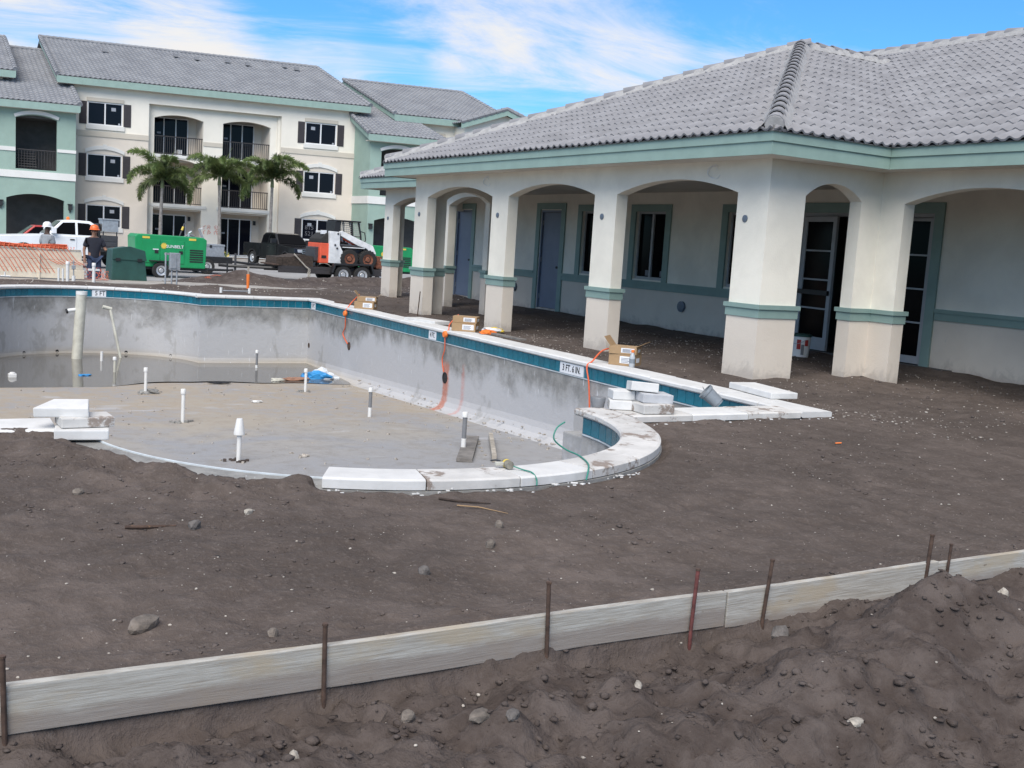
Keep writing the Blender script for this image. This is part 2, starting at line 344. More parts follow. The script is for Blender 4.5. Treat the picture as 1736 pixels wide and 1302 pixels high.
def text_obj(name, body, size, mw, mat, parent, depth=.002, sx=1.0):
    cu = bpy.data.curves.new(name, 'FONT'); cu.body = body; cu.size = size; cu.align_x = 'CENTER'; cu.align_y = 'CENTER'; cu.extrude = depth; cu.offset = size*.010; cu.resolution_u = 2
    t = bpy.data.objects.new(name+'_tmp', cu); COL.objects.link(t)
    dg = bpy.context.evaluated_depsgraph_get(); me = bpy.data.meshes.new_from_object(t.evaluated_get(dg)); bpy.data.objects.remove(t)
    me.name = name; me.materials.clear(); me.materials.append(mat)
    mat4 = (WM[parent.name] @ mw) @ Matrix.Diagonal((sx, 1, 1, 1)); me.transform(mat4)
    o = bpy.data.objects.new(name, me); COL.objects.link(o); o.parent = parent; WM[o.name] = WM[parent.name]; return o
def arc_pts(h0, h1, zs, rise, n=14):
    """circle segment from (h0, zs) over to (h1, zs)"""
    w = (h1-h0)/2; R = (w*w+rise*rise)/(2*rise); cx = (h0+h1)/2; cz = zs+rise-R; a = math.asin(min(1, w/R))
    return [(cx+R*math.sin(-a+2*a*i/n), cz+R*math.cos(-a+2*a*i/n)) for i in range(n+1)]
def wall(mb, a0, a1, z0, z1, d0, d1, holes, fn):
    """wall in (along, depth, z) with rectangular or arched openings (h0, h1, k0, k1, rise)"""
    xs = sorted({a0, a1, *[h[0] for h in holes if a0 < h[0] < a1], *[h[1] for h in holes if a0 < h[1] < a1]})
    for i in range(len(xs)-1):
        xa, xb = xs[i], xs[i+1]; xm = (xa+xb)/2
        cuts = sorted([(max(z0, h[2]), min(z1, h[3]+h[4])) for h in holes if h[0] < xm < h[1]]); z = z0
        for k0, k1 in cuts:
            if k0 > z+1e-4: mb.box((xa, d0, z), (xb, d1, k0), fn=fn)
            z = max(z, k1)
        if z < z1-1e-4: mb.box((xa, d0, z), (xb, d1, z1), fn=fn)
    for h0, h1, k0, k1, rise in holes:
        if rise > 0:
            p = arc_pts(h0, h1, k1, rise); n = len(p)//2
            for poly in (p[:n+1]+[(h0, k1+rise)], p[n:]+[(h1, k1+rise)]):
                cl = [q for i, q in enumerate(poly) if i == 0 or (abs(q[0]-poly[i-1][0])+abs(q[1]-poly[i-1][1])) > 1e-5]
                mb.prism(cl, lambda x, z: fn(x, d0, z), lambda x, z: fn(x, d1, z))
    return mb
# numpy value noise
def vnoise(x, y, seed=0):
    xi = np.floor(x).astype(np.int64); yi = np.floor(y).astype(np.int64); fx = x-xi; fy = y-yi
    def h(i, j):
        n = (i*374761393 + j*668265263 + seed*974711) & 0x7fffffff; n = ((n ^ (n >> 13))*1274126177) & 0x7fffffff; n = n ^ (n >> 16); return (n & 0xffff)/65535.0
    u = fx*fx*(3-2*fx); w = fy*fy*(3-2*fy)
    return (h(xi, yi)*(1-u)+h(xi+1, yi)*u)*(1-w) + (h(xi, yi+1)*(1-u)+h(xi+1, yi+1)*u)*w - .5
def fbm(x, y, sc, oc=4, seed=0, g=.5):
    s = 0; a = 1
    for i in range(oc): s = s + a*vnoise(x*sc+17.3*i, y*sc-9.1*i, seed+i); sc *= 2.03; a *= g
    return s
M['bucket_grey'] = pal('grey_bucket_plastic', (.20, .225, .25), .5, .08, 8); M['wood_grey'] = pal('grey_weathered_board', (.20, .185, .17), .9, .2, 6)
M['coping_grey'] = pal('greyed_coping_stone', (.50, .51, .53), .85, .1, 4, .35, 70, .004); M['bottle'] = pal('bottle_plastic', (.42, .44, .46), .15, .05, 6); M['drill_grey'] = pal('scuffed_drill_casing', (.27, .25, .20), .6, .25, 12)
M['bark_dark'] = pal('dark_bark', (.05, .034, .026), .9, .2, 20)
M['grout_teal'] = pal('teal_grout', (.10, .22, .28), .8, .1, 8)
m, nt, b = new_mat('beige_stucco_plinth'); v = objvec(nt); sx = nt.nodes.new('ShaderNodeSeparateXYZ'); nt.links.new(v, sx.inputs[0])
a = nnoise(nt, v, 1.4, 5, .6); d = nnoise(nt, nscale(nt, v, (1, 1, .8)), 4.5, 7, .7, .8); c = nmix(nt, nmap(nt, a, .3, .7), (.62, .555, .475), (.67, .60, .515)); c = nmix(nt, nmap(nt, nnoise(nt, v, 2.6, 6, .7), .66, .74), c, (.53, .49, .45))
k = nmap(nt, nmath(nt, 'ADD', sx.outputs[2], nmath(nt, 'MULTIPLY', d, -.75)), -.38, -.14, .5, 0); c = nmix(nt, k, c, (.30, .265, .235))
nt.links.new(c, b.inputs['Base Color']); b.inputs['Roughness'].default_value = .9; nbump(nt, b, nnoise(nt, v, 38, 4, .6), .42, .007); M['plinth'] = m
M['door_metal'] = pal('dull_aluminium_frame', (.36, .37, .385), .5, .05, 4)
# ------------------------------------------------------------------ the pool frame: u along its length (away from the camera), v towards the clubhouse
TH = math.atan(.038); PN = Vector((-8.4, 3.6)); PU = Vector((-math.cos(TH), math.sin(TH))); PV = Vector((math.sin(TH), math.cos(TH)))
def P2(u, v): return PN + PU*u + PV*v
def P3(u, v, z): p = P2(u, v); return Vector((p.x, p.y, z))
def zfloor(u): return -1.02 - .035*u
U0, U1, VR = .02, 15.95, 4.66; RI = 2.22; FU = 15.43
def arc_near(R, a0, a1, n): return [(-R*math.cos(a0+(a1-a0)*i/n), R*math.sin(a0+(a1-a0)*i/n)) for i in range(n+1)]
def arc_far(R, a0, a1, n): return [(FU+R*math.cos(a0+(a1-a0)*i/n), R*math.sin(a0+(a1-a0)*i/n)) for i in range(n+1)]
AF = math.acos((U1-FU)/RI)
def outline(off=0.0, n=48):
    """inner wall line, offset outwards by off"""
    R = RI+off; a = math.acos((U1+off-FU)/R); an = math.acos(max(-1, min(1, -(U0-off)/R)))
    pts = [(U0-off, VR+off), (U1+off, VR+off)]
    pts += arc_far(R, a, -a, n)
    pts += [(U1+off, -VR-off), (U0-off, -VR-off)]
    pts += arc_near(R, -(PI-an) if False else -an, an, n)
    return pts
def dens(pts, step=.3):
    o = []
    for i in range(len(pts)):
        a, b = Vector(pts[i]), Vector(pts[(i+1) % len(pts)]); k = max(1, int((b-a).length/step))
        o += [tuple(a.lerp(b, j/k)) for j in range(k)]
    return o
# ------------------------------------------------------------------ terrain
def inside(px, py, poly):
    c = np.zeros(px.shape, bool); n = len(poly)
    for i in range(n):
        x0, y0 = poly[i]; x1, y1 = poly[(i+1) % n]
        if y0 == y1: continue
        k = ((y0 > py) != (y1 > py)) & (px < (x1-x0)*(py-y0)/(y1-y0)+x0); c ^= k
    return c
def sst(x, a, b): t = np.clip((x-a)/(b-a), 0, 1); return t*t*(3-2*t)
def gauss(x, y, cx, cy, s, sy=None): return np.exp(-((x-cx)/s)**2-((y-cy)/(sy or s))**2)
def hterrain(x, y):
    z = .010*fbm(x, y, 1.1, 4, 1)*2 + .03*fbm(x, y, .22, 2, 9)
    near = 1-sst(np.abs(x+4.5), 4.5, 9)
    z = z + near*(.032*fbm(x, y, 3.7, 4, 3) + .020*np.abs(fbm(x, y, 11, 4, 5)))
    for c0, y0, dp in ((-5.25, 2.6, .016), (-4.45, 2.2, .014), (-6.9, 6.6, .010)):      # faint tyre ruts left by the machines
        lane = np.exp(-((x-c0-.22*np.sin(y*.45+c0)-.05*(y-4))/.11)**2); z = z - near*lane*sst(y, y0, y0+1.5)*dp*(.55+.45*np.sin(y*52+14*np.abs(x-c0)))
    z = np.minimum(z, .040) - .008
    # loose heaps on the camera side of the form board
    f = sst(x, -3.39, -3.345)
    heap = .21*gauss(x, y, -2.86, 4.06, .26, .42) + .10*gauss(x, y, -2.75, 3.5, .35, .5) + .08*gauss(x, y, -2.55, 2.85, .3, .5) + .045*gauss(x, y, -3.0, 2.05, .22, .4) + .06*gauss(x, y, -3.03, .75, .17, .35) \
        + .05*gauss(x, y, -2.6, 1.3, .3) + .08*gauss(x, y, -2.3, 4.4, .5, .7)
    rough = .085*np.abs(fbm(x, y, 2.3, 5, 21, .55)) + .06*fbm(x, y, 5.5, 4, 22, .6) + .05*np.abs(fbm(x, y, 13, 4, 23, .6))
    z = z + f*(-.060-.030*(1-sst(x, -3.15, -2.7))*(1-sst(y, 3.2, 3.8)) + heap*1.15 + rough*1.15)
    # soil drawn up behind the board
    bk = sst(x, -4.1, -3.42)*(1-f); z = z + bk*(.055 + .05*fbm(x, y, 4, 4, 31) + .03*np.abs(fbm(x, y, 12, 4, 33)))
    # soil spilt over the beam where the coping is missing
    du = -(x-PN.x)*PU.x*-1; r = np.hypot(x-PN.x, y-PN.y); ang = np.degrees(np.arctan2(y-PN.y, x-PN.x))
    gap = sst(ang, -98, -80)*(1-sst(ang, -34, -24))
    z = z + gap*(sst(r, 2.36, 2.56)*(1-sst(r, 2.75, 3.25)))*(.018+.06*fbm(x, y, 5, 4, 41)+.035*np.abs(fbm(x, y, 14, 4, 42)))
    z = z + .035*gauss(x, y, -7.70, .95, .20, .16) + .05*gauss(x, y, -6.28, 2.30, .14, .2)
    # under the arcade and by the walls
    z = z + sst(y, 9.6, 10.4)*(1-sst(y, 14.2, 14.4))*(.03+.05*fbm(x, y, 1.6, 4, 51)) + .05*sst(y, 13.6, 14.3)
    z = z + sst(-x, 25.2, 27)*(1-sst(-x, 28.4, 29.1))*sst(y, -6, 0)*(.03+.09*fbm(x, y, .9, 4, 61))
    # spoil heaps beyond the sidewalk
    w = 1+.5*fbm(x, y, 1.1, 4, 71)
    for cx, cy, sx, sy, h in ((-31.6, 9.6, .8, 1.1, .34), (-32.2, 11.5, .8, 1.2, .26), (-32.2, 13.4, .8, 1.2, .36), (-31.7, 15.2, .7, 1.0, .32), (-32.4, 8.3, .7, .7, .16)):
        z = z + h*gauss(x, y, cx, cy, sx, sy)*w
    drop = sst(-x, 31.2, 35.5); z = z*(1-drop) - .62*drop
    z = z + .12*sst(-x, 72, 75)*0
    return z
xs = np.concatenate([-np.geomspace(32, 900, 26)[::-1], np.arange(-31.6, -9.0, .10), np.arange(-9.0, -1.55, .024), np.linspace(-1.5, 3, 20), np.geomspace(3.6, 900, 18)])
ys = np.concatenate([-np.geomspace(1.6, 900, 24)[::-1], np.arange(-1.5, 7.6, .027), np.arange(7.62, 17, .07), np.linspace(17.2, 26, 16), np.geomspace(27, 900, 18)])
GX, GY = np.meshgrid(xs, ys, indexing='ij'); GZ = hterrain(GX, GY)
ofs = dens(outline(.17, 40), .5); poly = [tuple(P2(u, v)) for u, v in ofs]
keep_in = inside(GX, GY, poly)
# dip just outside the hole so that nothing pokes through coping
def near_coping(x, y):
    big_ = inside(x, y, [tuple(P2(u, v)) for u, v in outline(.36, 40)]); return big_
dip = near_coping(GX, GY); ang = np.degrees(np.arctan2(GY-PN.y, GX-PN.x)); rr = np.hypot(GX-PN.x, GY-PN.y)
gapm = (ang > -88) & (ang < -30) & (rr > 2.2)
GZ = np.where(dip & ~gapm, np.minimum(GZ, -.03), GZ)
GZ = np.where(dip & gapm & (rr < 2.44+.10*vnoise(GX*3, GY*3, 5)+.05*vnoise(GX*9, GY*9, 6)), np.minimum(GZ, -.06), GZ)
nx, ny = GX.shape; idx = np.arange(nx*ny).reshape(nx, ny)
a, b_, c_, d_ = idx[:-1, :-1], idx[1:, :-1], idx[1:, 1:], idx[:-1, 1:]
hole = keep_in[:-1, :-1] & keep_in[1:, :-1] & keep_in[1:, 1:] & keep_in[:-1, 1:]
F = np.stack([a, b_, c_, d_], -1)[~hole]
me = bpy.data.meshes.new('ground'); me.vertices.add(nx*ny); me.vertices.foreach_set('co', np.stack([GX, GY, GZ], -1).ravel())
me.loops.add(F.size); me.loops.foreach_set('vertex_index', F.ravel().astype(np.int32)); me.polygons.add(len(F))
me.polygons.foreach_set('loop_start', np.arange(0, F.size, 4, dtype=np.int32)); me.polygons.foreach_set('loop_total', np.full(len(F), 4, np.int32))
me.update(calc_edges=True); me.validate(); me.materials.append(M['dirt']); me.polygons.foreach_set('use_smooth', np.ones(len(F), bool))
ground = setting(link('ground', me))
def gz(x, y): return float(hterrain(np.array([float(x)]), np.array([float(y)]))[0])

# scattered clods and shell grit (uncountable)
def scatter(name, n, region, size, mat, seed, flat=.7, dens_fn=None):
    rng = np.random.default_rng(seed); V = []; Fc = []
    bm = bmesh.new(); bmesh.ops.create_icosphere(bm, subdivisions=1, radius=1); bv = np.array([v.co[:] for v in bm.verts]); bf = np.array([[v.index for v in f.verts] for f in bm.faces]); bm.free()
    X = rng.uniform(region[0], region[1], n); Y = rng.uniform(region[2], region[3], n)
    if dens_fn is not None: k = rng.random(n) < dens_fn(X, Y); X, Y = X[k], Y[k]
    k = ~inside(X, Y, [tuple(P2(u, v)) for u, v in outline(.45, 30)]); X, Y = X[k], Y[k]; n = len(X)
    Z = hterrain(X, Y); S = size[0]*(size[1]/size[0])**(rng.random(n)**2.2)
    rot = rng.uniform(0, 2*PI, n); c, s = np.cos(rot), np.sin(rot)
    W = bv[None]*(1+rng.uniform(-.32, .32, (n, len(bv), 1))); W = W*(S[:, None, None]*np.stack([rng.uniform(.7, 1.4, n), rng.uniform(.7, 1.2, n), rng.uniform(.4, 1, n)*flat], -1)[:, None, :])
    Wx = W[..., 0]*c[:, None]-W[..., 1]*s[:, None]+X[:, None]; Wy = W[..., 0]*s[:, None]+W[..., 1]*c[:, None]+Y[:, None]; Wz = W[..., 2]+(Z+S*.18)[:, None]
    co = np.stack([Wx, Wy, Wz], -1).reshape(-1, 3); F = (bf[None]+(np.arange(n)*len(bv))[:, None, None]).reshape(-1, 3)
    me = bpy.data.meshes.new(name); me.vertices.add(len(co)); me.vertices.foreach_set('co', co.ravel()); me.loops.add(F.size); me.loops.foreach_set('vertex_index', F.ravel().astype(np.int32))
    me.polygons.add(len(F)); me.polygons.foreach_set('loop_start', np.arange(0, F.size, 3, dtype=np.int32)); me.polygons.foreach_set('loop_total', np.full(len(F), 3, np.int32)); me.update(calc_edges=True); me.materials.append(mat)
    return setting(link(name, me), 'stuff')
def dn(x, y): return np.clip(.10+.9*sst(x, -3.5, -3.2)+.45*sst(x, -4.3, -3.5)+.5*(np.abs(np.hypot(x-PN.x, y-PN.y)-2.85) < .3)*(y < 2.7)+.5*(vnoise(x*1.1, y*1.1, 4) > .16), 0, 1)
scatter('dirt_clods', 9000, (-8.5, -1.7, -1, 7.5), (.004, .019), M['clod'], 1, .62, dn)
scatter('dirt_clods', 5200, (-3.33, -1.7, -.2, 6.5), (.003, .022), M['clod'], 9, .75, lambda x, y: np.clip(.35+2.2*vnoise(x*2.3, y*2.3, 33), .08, 1))
scatter('dirt_clods', 4200, (-27, -7, 8.4, 14.2), (.006, .026), M['clod'], 2)
scatter('shell_grit', 1500, (-9, -1.7, -1, 9.5), (.003, .010), M['pebble'], 3)
scatter('shell_grit', 5200, (-20, -6.5, 8.7, 13.6), (.004, .017), M['pebble'], 4, .6, lambda x, y: np.clip(.25+.75*(vnoise(x*.8, y*.8, 14) > .0), 0, 1))
scatter('shell_grit', 900, (-33, -26, 0, 16), (.01, .035), M['pebble'], 6)

# individual rocks
def rock(x, y, sx, sy, sz, seed, mat, label, rz=0, dz=0.0):
    rg = random.Random(seed); bm = bmesh.new(); bmesh.ops.create_icosphere(bm, subdivisions=2, radius=1)
    dirs = [Vector((rg.gauss(0, 1), rg.gauss(0, 1), rg.gauss(0, 1))).normalized() for _ in range(9)]; lim = [rg.uniform(.62, .92) for _ in dirs]
    for v in bm.verts:
        p = v.co.copy()
        for d, l in zip(dirs, lim):
            k = p.dot(d)
            if k > l: p -= d*(k-l)*.9
        v.co = p*(1+rg.uniform(-.05, .05))
    bmesh.ops.scale(bm, verts=bm.verts, vec=(sx, sy, sz)); bmesh.ops.rotate(bm, verts=bm.verts, matrix=RZ(rz)); me = bpy.data.meshes.new('rock'); bm.to_mesh(me); bm.free(); me.materials.append(mat)
    o = link('rock', me); o.location = (x, y, gz(x, y)+sz*.25+dz); return tag(o, label, 'rock')
M['stone_pale'] = pal('pale_shell_rock', (.46, .42, .36), .9, .25, 14, .6, 40, .02)
M['stone_dark'] = pal('dark_rock', (.15, .135, .125), .9, .25, 14, .6, 40, .02)
rock(-4.14, .90, .055, .085, .036, 1, M['stone'], 'big flat pale rock on the dirt behind the left end of the form board', .5)
rock(-3.80, 1.30, .024, .028, .026, 2, M['stone'], 'round brown stone just behind the form board, left of the second stake', 1)
rock(-2.35, 2.84, .028, .044, .018, 3, M['stone_pale'], 'pale oyster-like rock low in the right foreground heap', .3)
rock(-2.91, 1.71, .034, .055, .024, 4, M['stone'], 'broad tan stone in the foreground dirt at the bottom centre', .2)
rock(-2.86, 1.80, .024, .036, .020, 5, M['stone_dark'], 'dark grey stone touching the broad tan stone at the bottom centre', .9)
rock(-3.17, 3.31, .040, .060, .045, 6, M['stone_dark'], 'grey stone tucked under the form board beside the fifth stake', .4)
rock(-2.93, 1.08, .022, .026, .035, 7, M['stone_pale'], 'upright pale shell chunk near the bottom edge left of centre', .4)
rock(-3.06, 1.52, .026, .032, .026, 8, M['stone'], 'small tan rock in the dirt just right of the second stake foot', .4)
rock(-5.53, 1.45, .036, .045, .035, 9, M['stone_dark'], 'rounded dark clod-like rock alone on the dirt left of centre', .4)
rock(-5.71, 1.79, .024, .030, .026, 10, M['stone_pale'], 'small pale yellowish stone in front of the bare pool beam', .4)
rock(-4.74, 2.78, .028, .034, .030, 11, M['stone'], 'tan pebble rock midway between the coping and the form board', .4)
rock(-5.05, 3.01, .026, .032, .034, 12, M['stone'], 'pinkish grey stone below the two big near coping stones', 1.4)
rock(-4.38, 2.22, .030, .040, .032, 13, M['stone_dark'], 'dark lumpy stone behind the middle of the form board', .4)
rock(-6.42, 1.02, .030, .036, .026, 14, M['stone'], 'mottled stone on the dirt left, below the left coping stack', .4)
rock(-2.97, 2.40, .018, .050, .020, 15, M['stone_pale'], 'white curled shell fragment in the dirt below the third stake', .9)
rock(-3.20, 4.85, .030, .030, .035, 16, M['stone_pale'], 'white knobbly shell lump against the board at the far right stake', .2)

# ------------------------------------------------------------------ pool shell, coping, waterline tiles
pool = None
mbp = MB(); ol = dens(outline(0, 44), .35); n = len(ol)
def inset(pts, d):
    r = []; k = len(pts)
    for i in range(k):
        a_, b0, c0 = Vector(pts[i-1]), Vector(pts[i]), Vector(pts[(i+1) % k]); t1 = (b0-a_).normalized(); t2 = (c0-b0).normalized(); n1 = Vector((t1.y, -t1.x)); n2 = Vector((t2.y, -t2.x)); nn = (n1+n2)
        nn = nn/max(.35, (nn.length_squared/2)) if nn.length > .3 else n1
        r.append(tuple(b0+nn*d))
    return r
area = sum(ol[i][0]*ol[(i+1) % n][1]-ol[(i+1) % n][0]*ol[i][1] for i in range(n)); SG = -1 if area > 0 else 1
rows = []
for off, zz, rel in ((0, .0, 0), (0, -.165, 0), (0.0, -.45, 0), (0, -.75, 0), (0, .24, 1), (.02, .15, 1), (.06, .07, 1), (.13, .02, 1), (.24, .0, 1)):
    pts = inset(ol, off*SG) if off else ol
    rows.append([P3(u, v, (zfloor(u)+zz) if rel else zz) for u, v in pts])
for r0, r1 in zip(rows[:-1], rows[1:]):
    k = len(mbp.v); mbp.add(r0+r1, [(i, (i+1) % n, n+(i+1) % n, n+i) for i in range(n)])
mbp.cur = 1; fl = rows[-1]; mbp.add(fl, [tuple(range(n))])
# bond beam top
mbp.cur = 0; ob = dens(outline(.33, 44), .35)
oin = outline(0, 44); oout = outline(.30, 44); k = len(oin)
vs = [P3(u, v, 0.0) for u, v in oin]+[P3(u, v, -.004) for u, v in oout]+[P3(u, v, -.12) for u, v in oout]
mbp.add(vs, [(i, (i+1) % k, k+(i+1) % k, k+i) for i in range(k)]+[(k+i, k+(i+1) % k, 2*k+(i+1) % k, 2*k+i) for i in range(k)])
pool = mbp.build('pool', [M['plaster'], M['pool_floor']]); setting(pool)
WM[pool.name] = Matrix.Identity(4)
# rain water in the deep end: a sheet that meets the sloping floor along a wavy shore
mbw = MB(); wl = []
edge = [(U1-.01, VR-.03)] + arc_far(RI-.01, AF, -AF, 40) + [(U1-.01, -VR+.03)]
shore = [(12.35+.12*math.sin(v*1.9+.5)+.10*math.sin(v*4.1)+(.55*sst(np.array(v), .0, 1.2)*(1-sst(np.array(v), 2.2, 4.0)))-.25*(1 if v < 0 else 0)*min(1, -v/2), v) for v in np.linspace(-VR+.03, VR-.03, 60)]
pts = [P3(float(u), float(v), -1.446) for u, v in edge+[(float(a1), float(b1)) for a1, b1 in shore]]
mbw.add(pts, [tuple(range(len(pts)))]); water = setting(mbw.build('water', M['water']))
# coping stones
def coping_stone(path, s0, s1, parent, mat, z0=.002, n=5, jit=.003):
    """path(s) -> (inner uv, outer uv); cross section with a rounded inner nose"""
    prof = [(0.0, .018), (.0, .052), (.05, .066), (.5, .067), (.94, .066), (1.0, .056), (1.0, .0), (.06, .0)]
    mb = MB(); m_ = len(prof); dz = random.uniform(-jit, jit)
    for i in range(n+1):
        a_, b0 = path(s0+(s1-s0)*i/n); a_ = Vector(a_); b0 = Vector(b0)
        for t, h in prof: q = a_.lerp(b0, t); mb.v.append(tuple(P3(q.x, q.y, z0+h*1.0+(dz if h > .03 else 0))))
    for i in range(n):
        for j in range(m_): mb.f.append((i*m_+j, i*m_+(j+1) % m_, (i+1)*m_+(j+1) % m_, (i+1)*m_+j))
    mb.f += [tuple(range(m_)), tuple(n*m_+j for j in range(m_))]; mb.mi = [0]*len(mb.f)
    return mb.build('coping_stone', mat, parent, bevel=.003)
def run(path, length, step, parent, mats, start=0.0, n=5):
    k = max(1, round((length-start)/step)); st = (length-start)/k
    for i in range(k): coping_stone(path, start+i*st+.004, start+(i+1)*st-.004, parent, mats[i % len(mats)], n=n)
CI, CO = -.045, .385
def straight(p0, p1, q0, q1): return lambda s: (tuple(Vector(p0)+(Vector(p1)-Vector(p0)).normalized()*s), tuple(Vector(q0)+(Vector(q1)-Vector(q0)).normalized()*s))
C1, C2 = M['coping'], M['coping_dirty']
run(lambda s: ((16.3-s if 16.3-s < U1-CI-.1 else 16.3-s, VR+CI), (16.3-s, VR+CO)), 16.3+.36, .66, pool, [C1], n=2)                     # long side by the clubhouse
run(lambda s: ((U0-CI, 2.52+s), (U0-CO, 2.52+s)), 2.09, .70, pool, [C2, C1, C2], n=2)                                                      # short side, near
run(lambda s: ((U1+CI, VR+CI-.004-s), (U1+CO-.01, VR+CI-.004-s)), VR-2.12, .60, pool, [C1], n=2)                                           # short side, far
run(lambda s: (arc_far(RI+CI, AF-s/RI, AF-s/RI, 1)[0], arc_far(RI+.30, AF-s/RI, AF-s/RI, 1)[0]), 2*AF*RI, .58, pool, [C1], n=4)            # far round end
run(lambda s: ((U1+CI, -2.12-s), (U1+CO-.01, -2.12-s)), VR-2.1, .6, pool, [C1], n=2)
run(lambda s: ((16.3-s, -VR-CI), (16.3-s, -VR-CO)), 16.6, 1.2, pool, [C1], n=2)                                                            # long side away
A0, A1 = math.radians(93), math.radians(-26.5)
run(lambda s: (arc_near(RI+CI, A0-s/2.35, A0-s/2.35, 1)[0], arc_near(RI+.29, A0-s/2.35, A0-s/2.35, 1)[0]), (A0-A1)*2.35, .60, pool, [C2, C2, C2, C2, C2, C1, C2, C1], n=7)
run(lambda s: ((U0+.12, -2.44-s), (U0-.40, -2.44-s)), 2.0, .66, pool, [C1, C2], n=2)
# waterline tiles, set proud of a white grout band
tl = {}
def tile_mesh(w):
    if w not in tl: tl[w] = MB().box((-w/2, 0, -.072), (w/2, .010, .072)).mesh('waterline_tile', M['tile_blue'])
    return tl[w]
def wall_run(pfn, length, side_skip=()):
    """pfn(s) -> (uv point on the wall, inward uv normal)"""
    k = int(length/.158); st = length/k
    for i in range(k):
        if any(a_ <= (i+.5)*st <= b0 for a_, b0 in side_skip): continue
        (u, v), nn = pfn((i+.5)*st); p = P3(u, v, -.079); nw = PU*nn[0]+PV*nn[1]; ang_ = math.atan2(nw.y, nw.x)-PI/2
        link('waterline_tile', tile_mesh(.150), pool, Matrix.Translation(p+Vector((nw.x, nw.y, 0))*.004) @ Matrix.Rotation(ang_, 4, 'Z'))
mb = MB()
def grout(pfn, length, n=60):
    k = len(mb.v)
    for i in range(n+1):
        (u, v), nn = pfn(length*i/n)
        for d, z in PROF: q = P3(u+nn[0]*d, v+nn[1]*d, z); mb.v.append(tuple(q))
    for i in range(n):
        for j in range(len(PROF)-1): m_ = len(PROF); mb.f.append((k+i*m_+j, k+i*m_+j+1, k+(i+1)*m_+j+1, k+(i+1)*m_+j)); mb.mi.append(0)
long_fn = lambda s: ((s, VR), (0, -1))
far_fn = lambda s: ((U1, VR-s), (-1, 0))
def farc(s): a_ = AF-s/RI; return (arc_far(RI, a_, a_, 1)[0], (-math.cos(a_), -math.sin(a_)))
def narc(s): a_ = PI/2-s/RI; return (arc_near(RI, a_, a_, 1)[0], (math.cos(a_), -math.sin(a_)))
wall_run(long_fn, U1, ((3.86, 4.50), (8.72, 9.06), (15.42, 15.75))); wall_run(far_fn, VR-2.15); wall_run(farc, 2*AF*RI, ((AF*RI-.46, AF*RI-.10),)); wall_run(narc, (PI/2-A1)*RI*.96)
for PROF, mt, nm in ((((.0, .001), (.006, .001), (.006, -.158)), M['grout_teal'], 'grout_band'), (((.006, -.158), (.013, -.160), (.013, -.172), (.0, -.178)), M['grout'], 'grout_line')):
    mb = MB()
    for fn_, ln in ((long_fn, U1), (far_fn, VR-2.15), (farc, 2*AF*RI), (narc, (PI/2-A1)*RI)): grout(fn_, ln)
    mb.build(nm, mt, pool, recalc=False)
bl = MB(); bl.tube([P3(u, v, .004) for u, v in arc_near(RI+.02, math.radians(-27), math.radians(-84), 26)], .008, 5); bl.build('mortar_line', M['grout'], pool)
def marker(u0, u1, v, words, size, sx, facing='v', um=None):
    if facing == 'v':
        mm = MB().box((-abs(u1-u0)/2, 0, -.074), (abs(u1-u0)/2, .012, .074)).build('depth_marker', M['label'], pool)
        p = P3((u0+u1)/2, v, -.079); rz = -TH
    else:
        mm = MB().box((-abs(u1-u0)/2, 0, -.074), (abs(u1-u0)/2, .012, .074)).build('depth_marker', M['label'], pool)
        a_ = um; uu = arc_far(RI, a_, a_, 1)[0]; p = P3(uu[0], uu[1], -.079); nw = PU*(-math.cos(a_))+PV*(-math.sin(a_)); rz = math.atan2(nw.y, nw.x)+PI/2
    nw = Vector((math.sin(rz), -math.cos(rz), 0)); M4 = Matrix.Translation(p+nw*.012) @ Matrix.Rotation(rz, 4, 'Z')
    mm.data.transform(Matrix.Translation(p+nw*.016) @ Matrix.Rotation(rz, 4, 'Z') @ Matrix.Translation((0, 0, 0)))
    WM[mm.name] = Matrix.Identity(4)
    text_obj('depth_lettering', words, size, Matrix.Translation(p+nw*.0175) @ Matrix.Rotation(rz, 4, 'Z') @ Matrix.Rotation(PI/2, 4, 'X'), M['ink'], mm, .0015, sx)
marker(3.87, 4.49, VR, '3 FT. 6 IN.', .128, .86); marker(8.73, 9.05, VR, '4 FT.', .125, .80); marker(15.44, 15.74, VR, '5 FT.', .125, .80); marker(0, .34, 0, '5 FT', .15, .8, 'u', .125)
# return and light niches in the pool wall
def niche(u, z, r, mat, fn_=long_fn, deep=.05):
    (uu, v), nn = fn_(u); p = P3(uu, v, z); nw = PU*nn[0]+PV*nn[1]; q = Vector((nw.x, nw.y, 0)).to_track_quat('Z', 'Y').to_matrix().to_4x4()
    MB().lathe([(r*1.15, -.02), (r*1.15, .010), (r, .012), (r*.97, .004), (.002, .004)], 18, Matrix.Translation(p) @ q).build('wall_niche', mat, pool)
niche(8.31, -.76, .085, M['black']); niche(13.15, -.74, .075, M['rust']); niche(15.85, -1.02, .05, M['rust'])
for s_ in (1.0, 2.1, 3.6, 4.4): niche(s_, -1.40, .03, M['black'], farc)
# step block inside the near round end
mb = MB(); mb.box((-.32, -.16, -.75), (.32, .16, -.25), fn=lambda x, y, z: P3(.32+x, 2.55+y, z)); mb.build('pool_step', M['plaster'], pool, bevel=.015)
# sidewalk slab, parking lot, planting bed
sw = MB()
for i in range(12): sw.box((-30.7, -9+i*2.1, -.12), (-29.15, -9+i*2.1+2.09, .012+.004*(i % 2)))
setting(sw.build('sidewalk', M['concrete'], bevel=.008))
setting(MB().box((-77.5, -70, -.70), (-35.2, 110, -.50)).build('parking_lot', M['asphalt']))
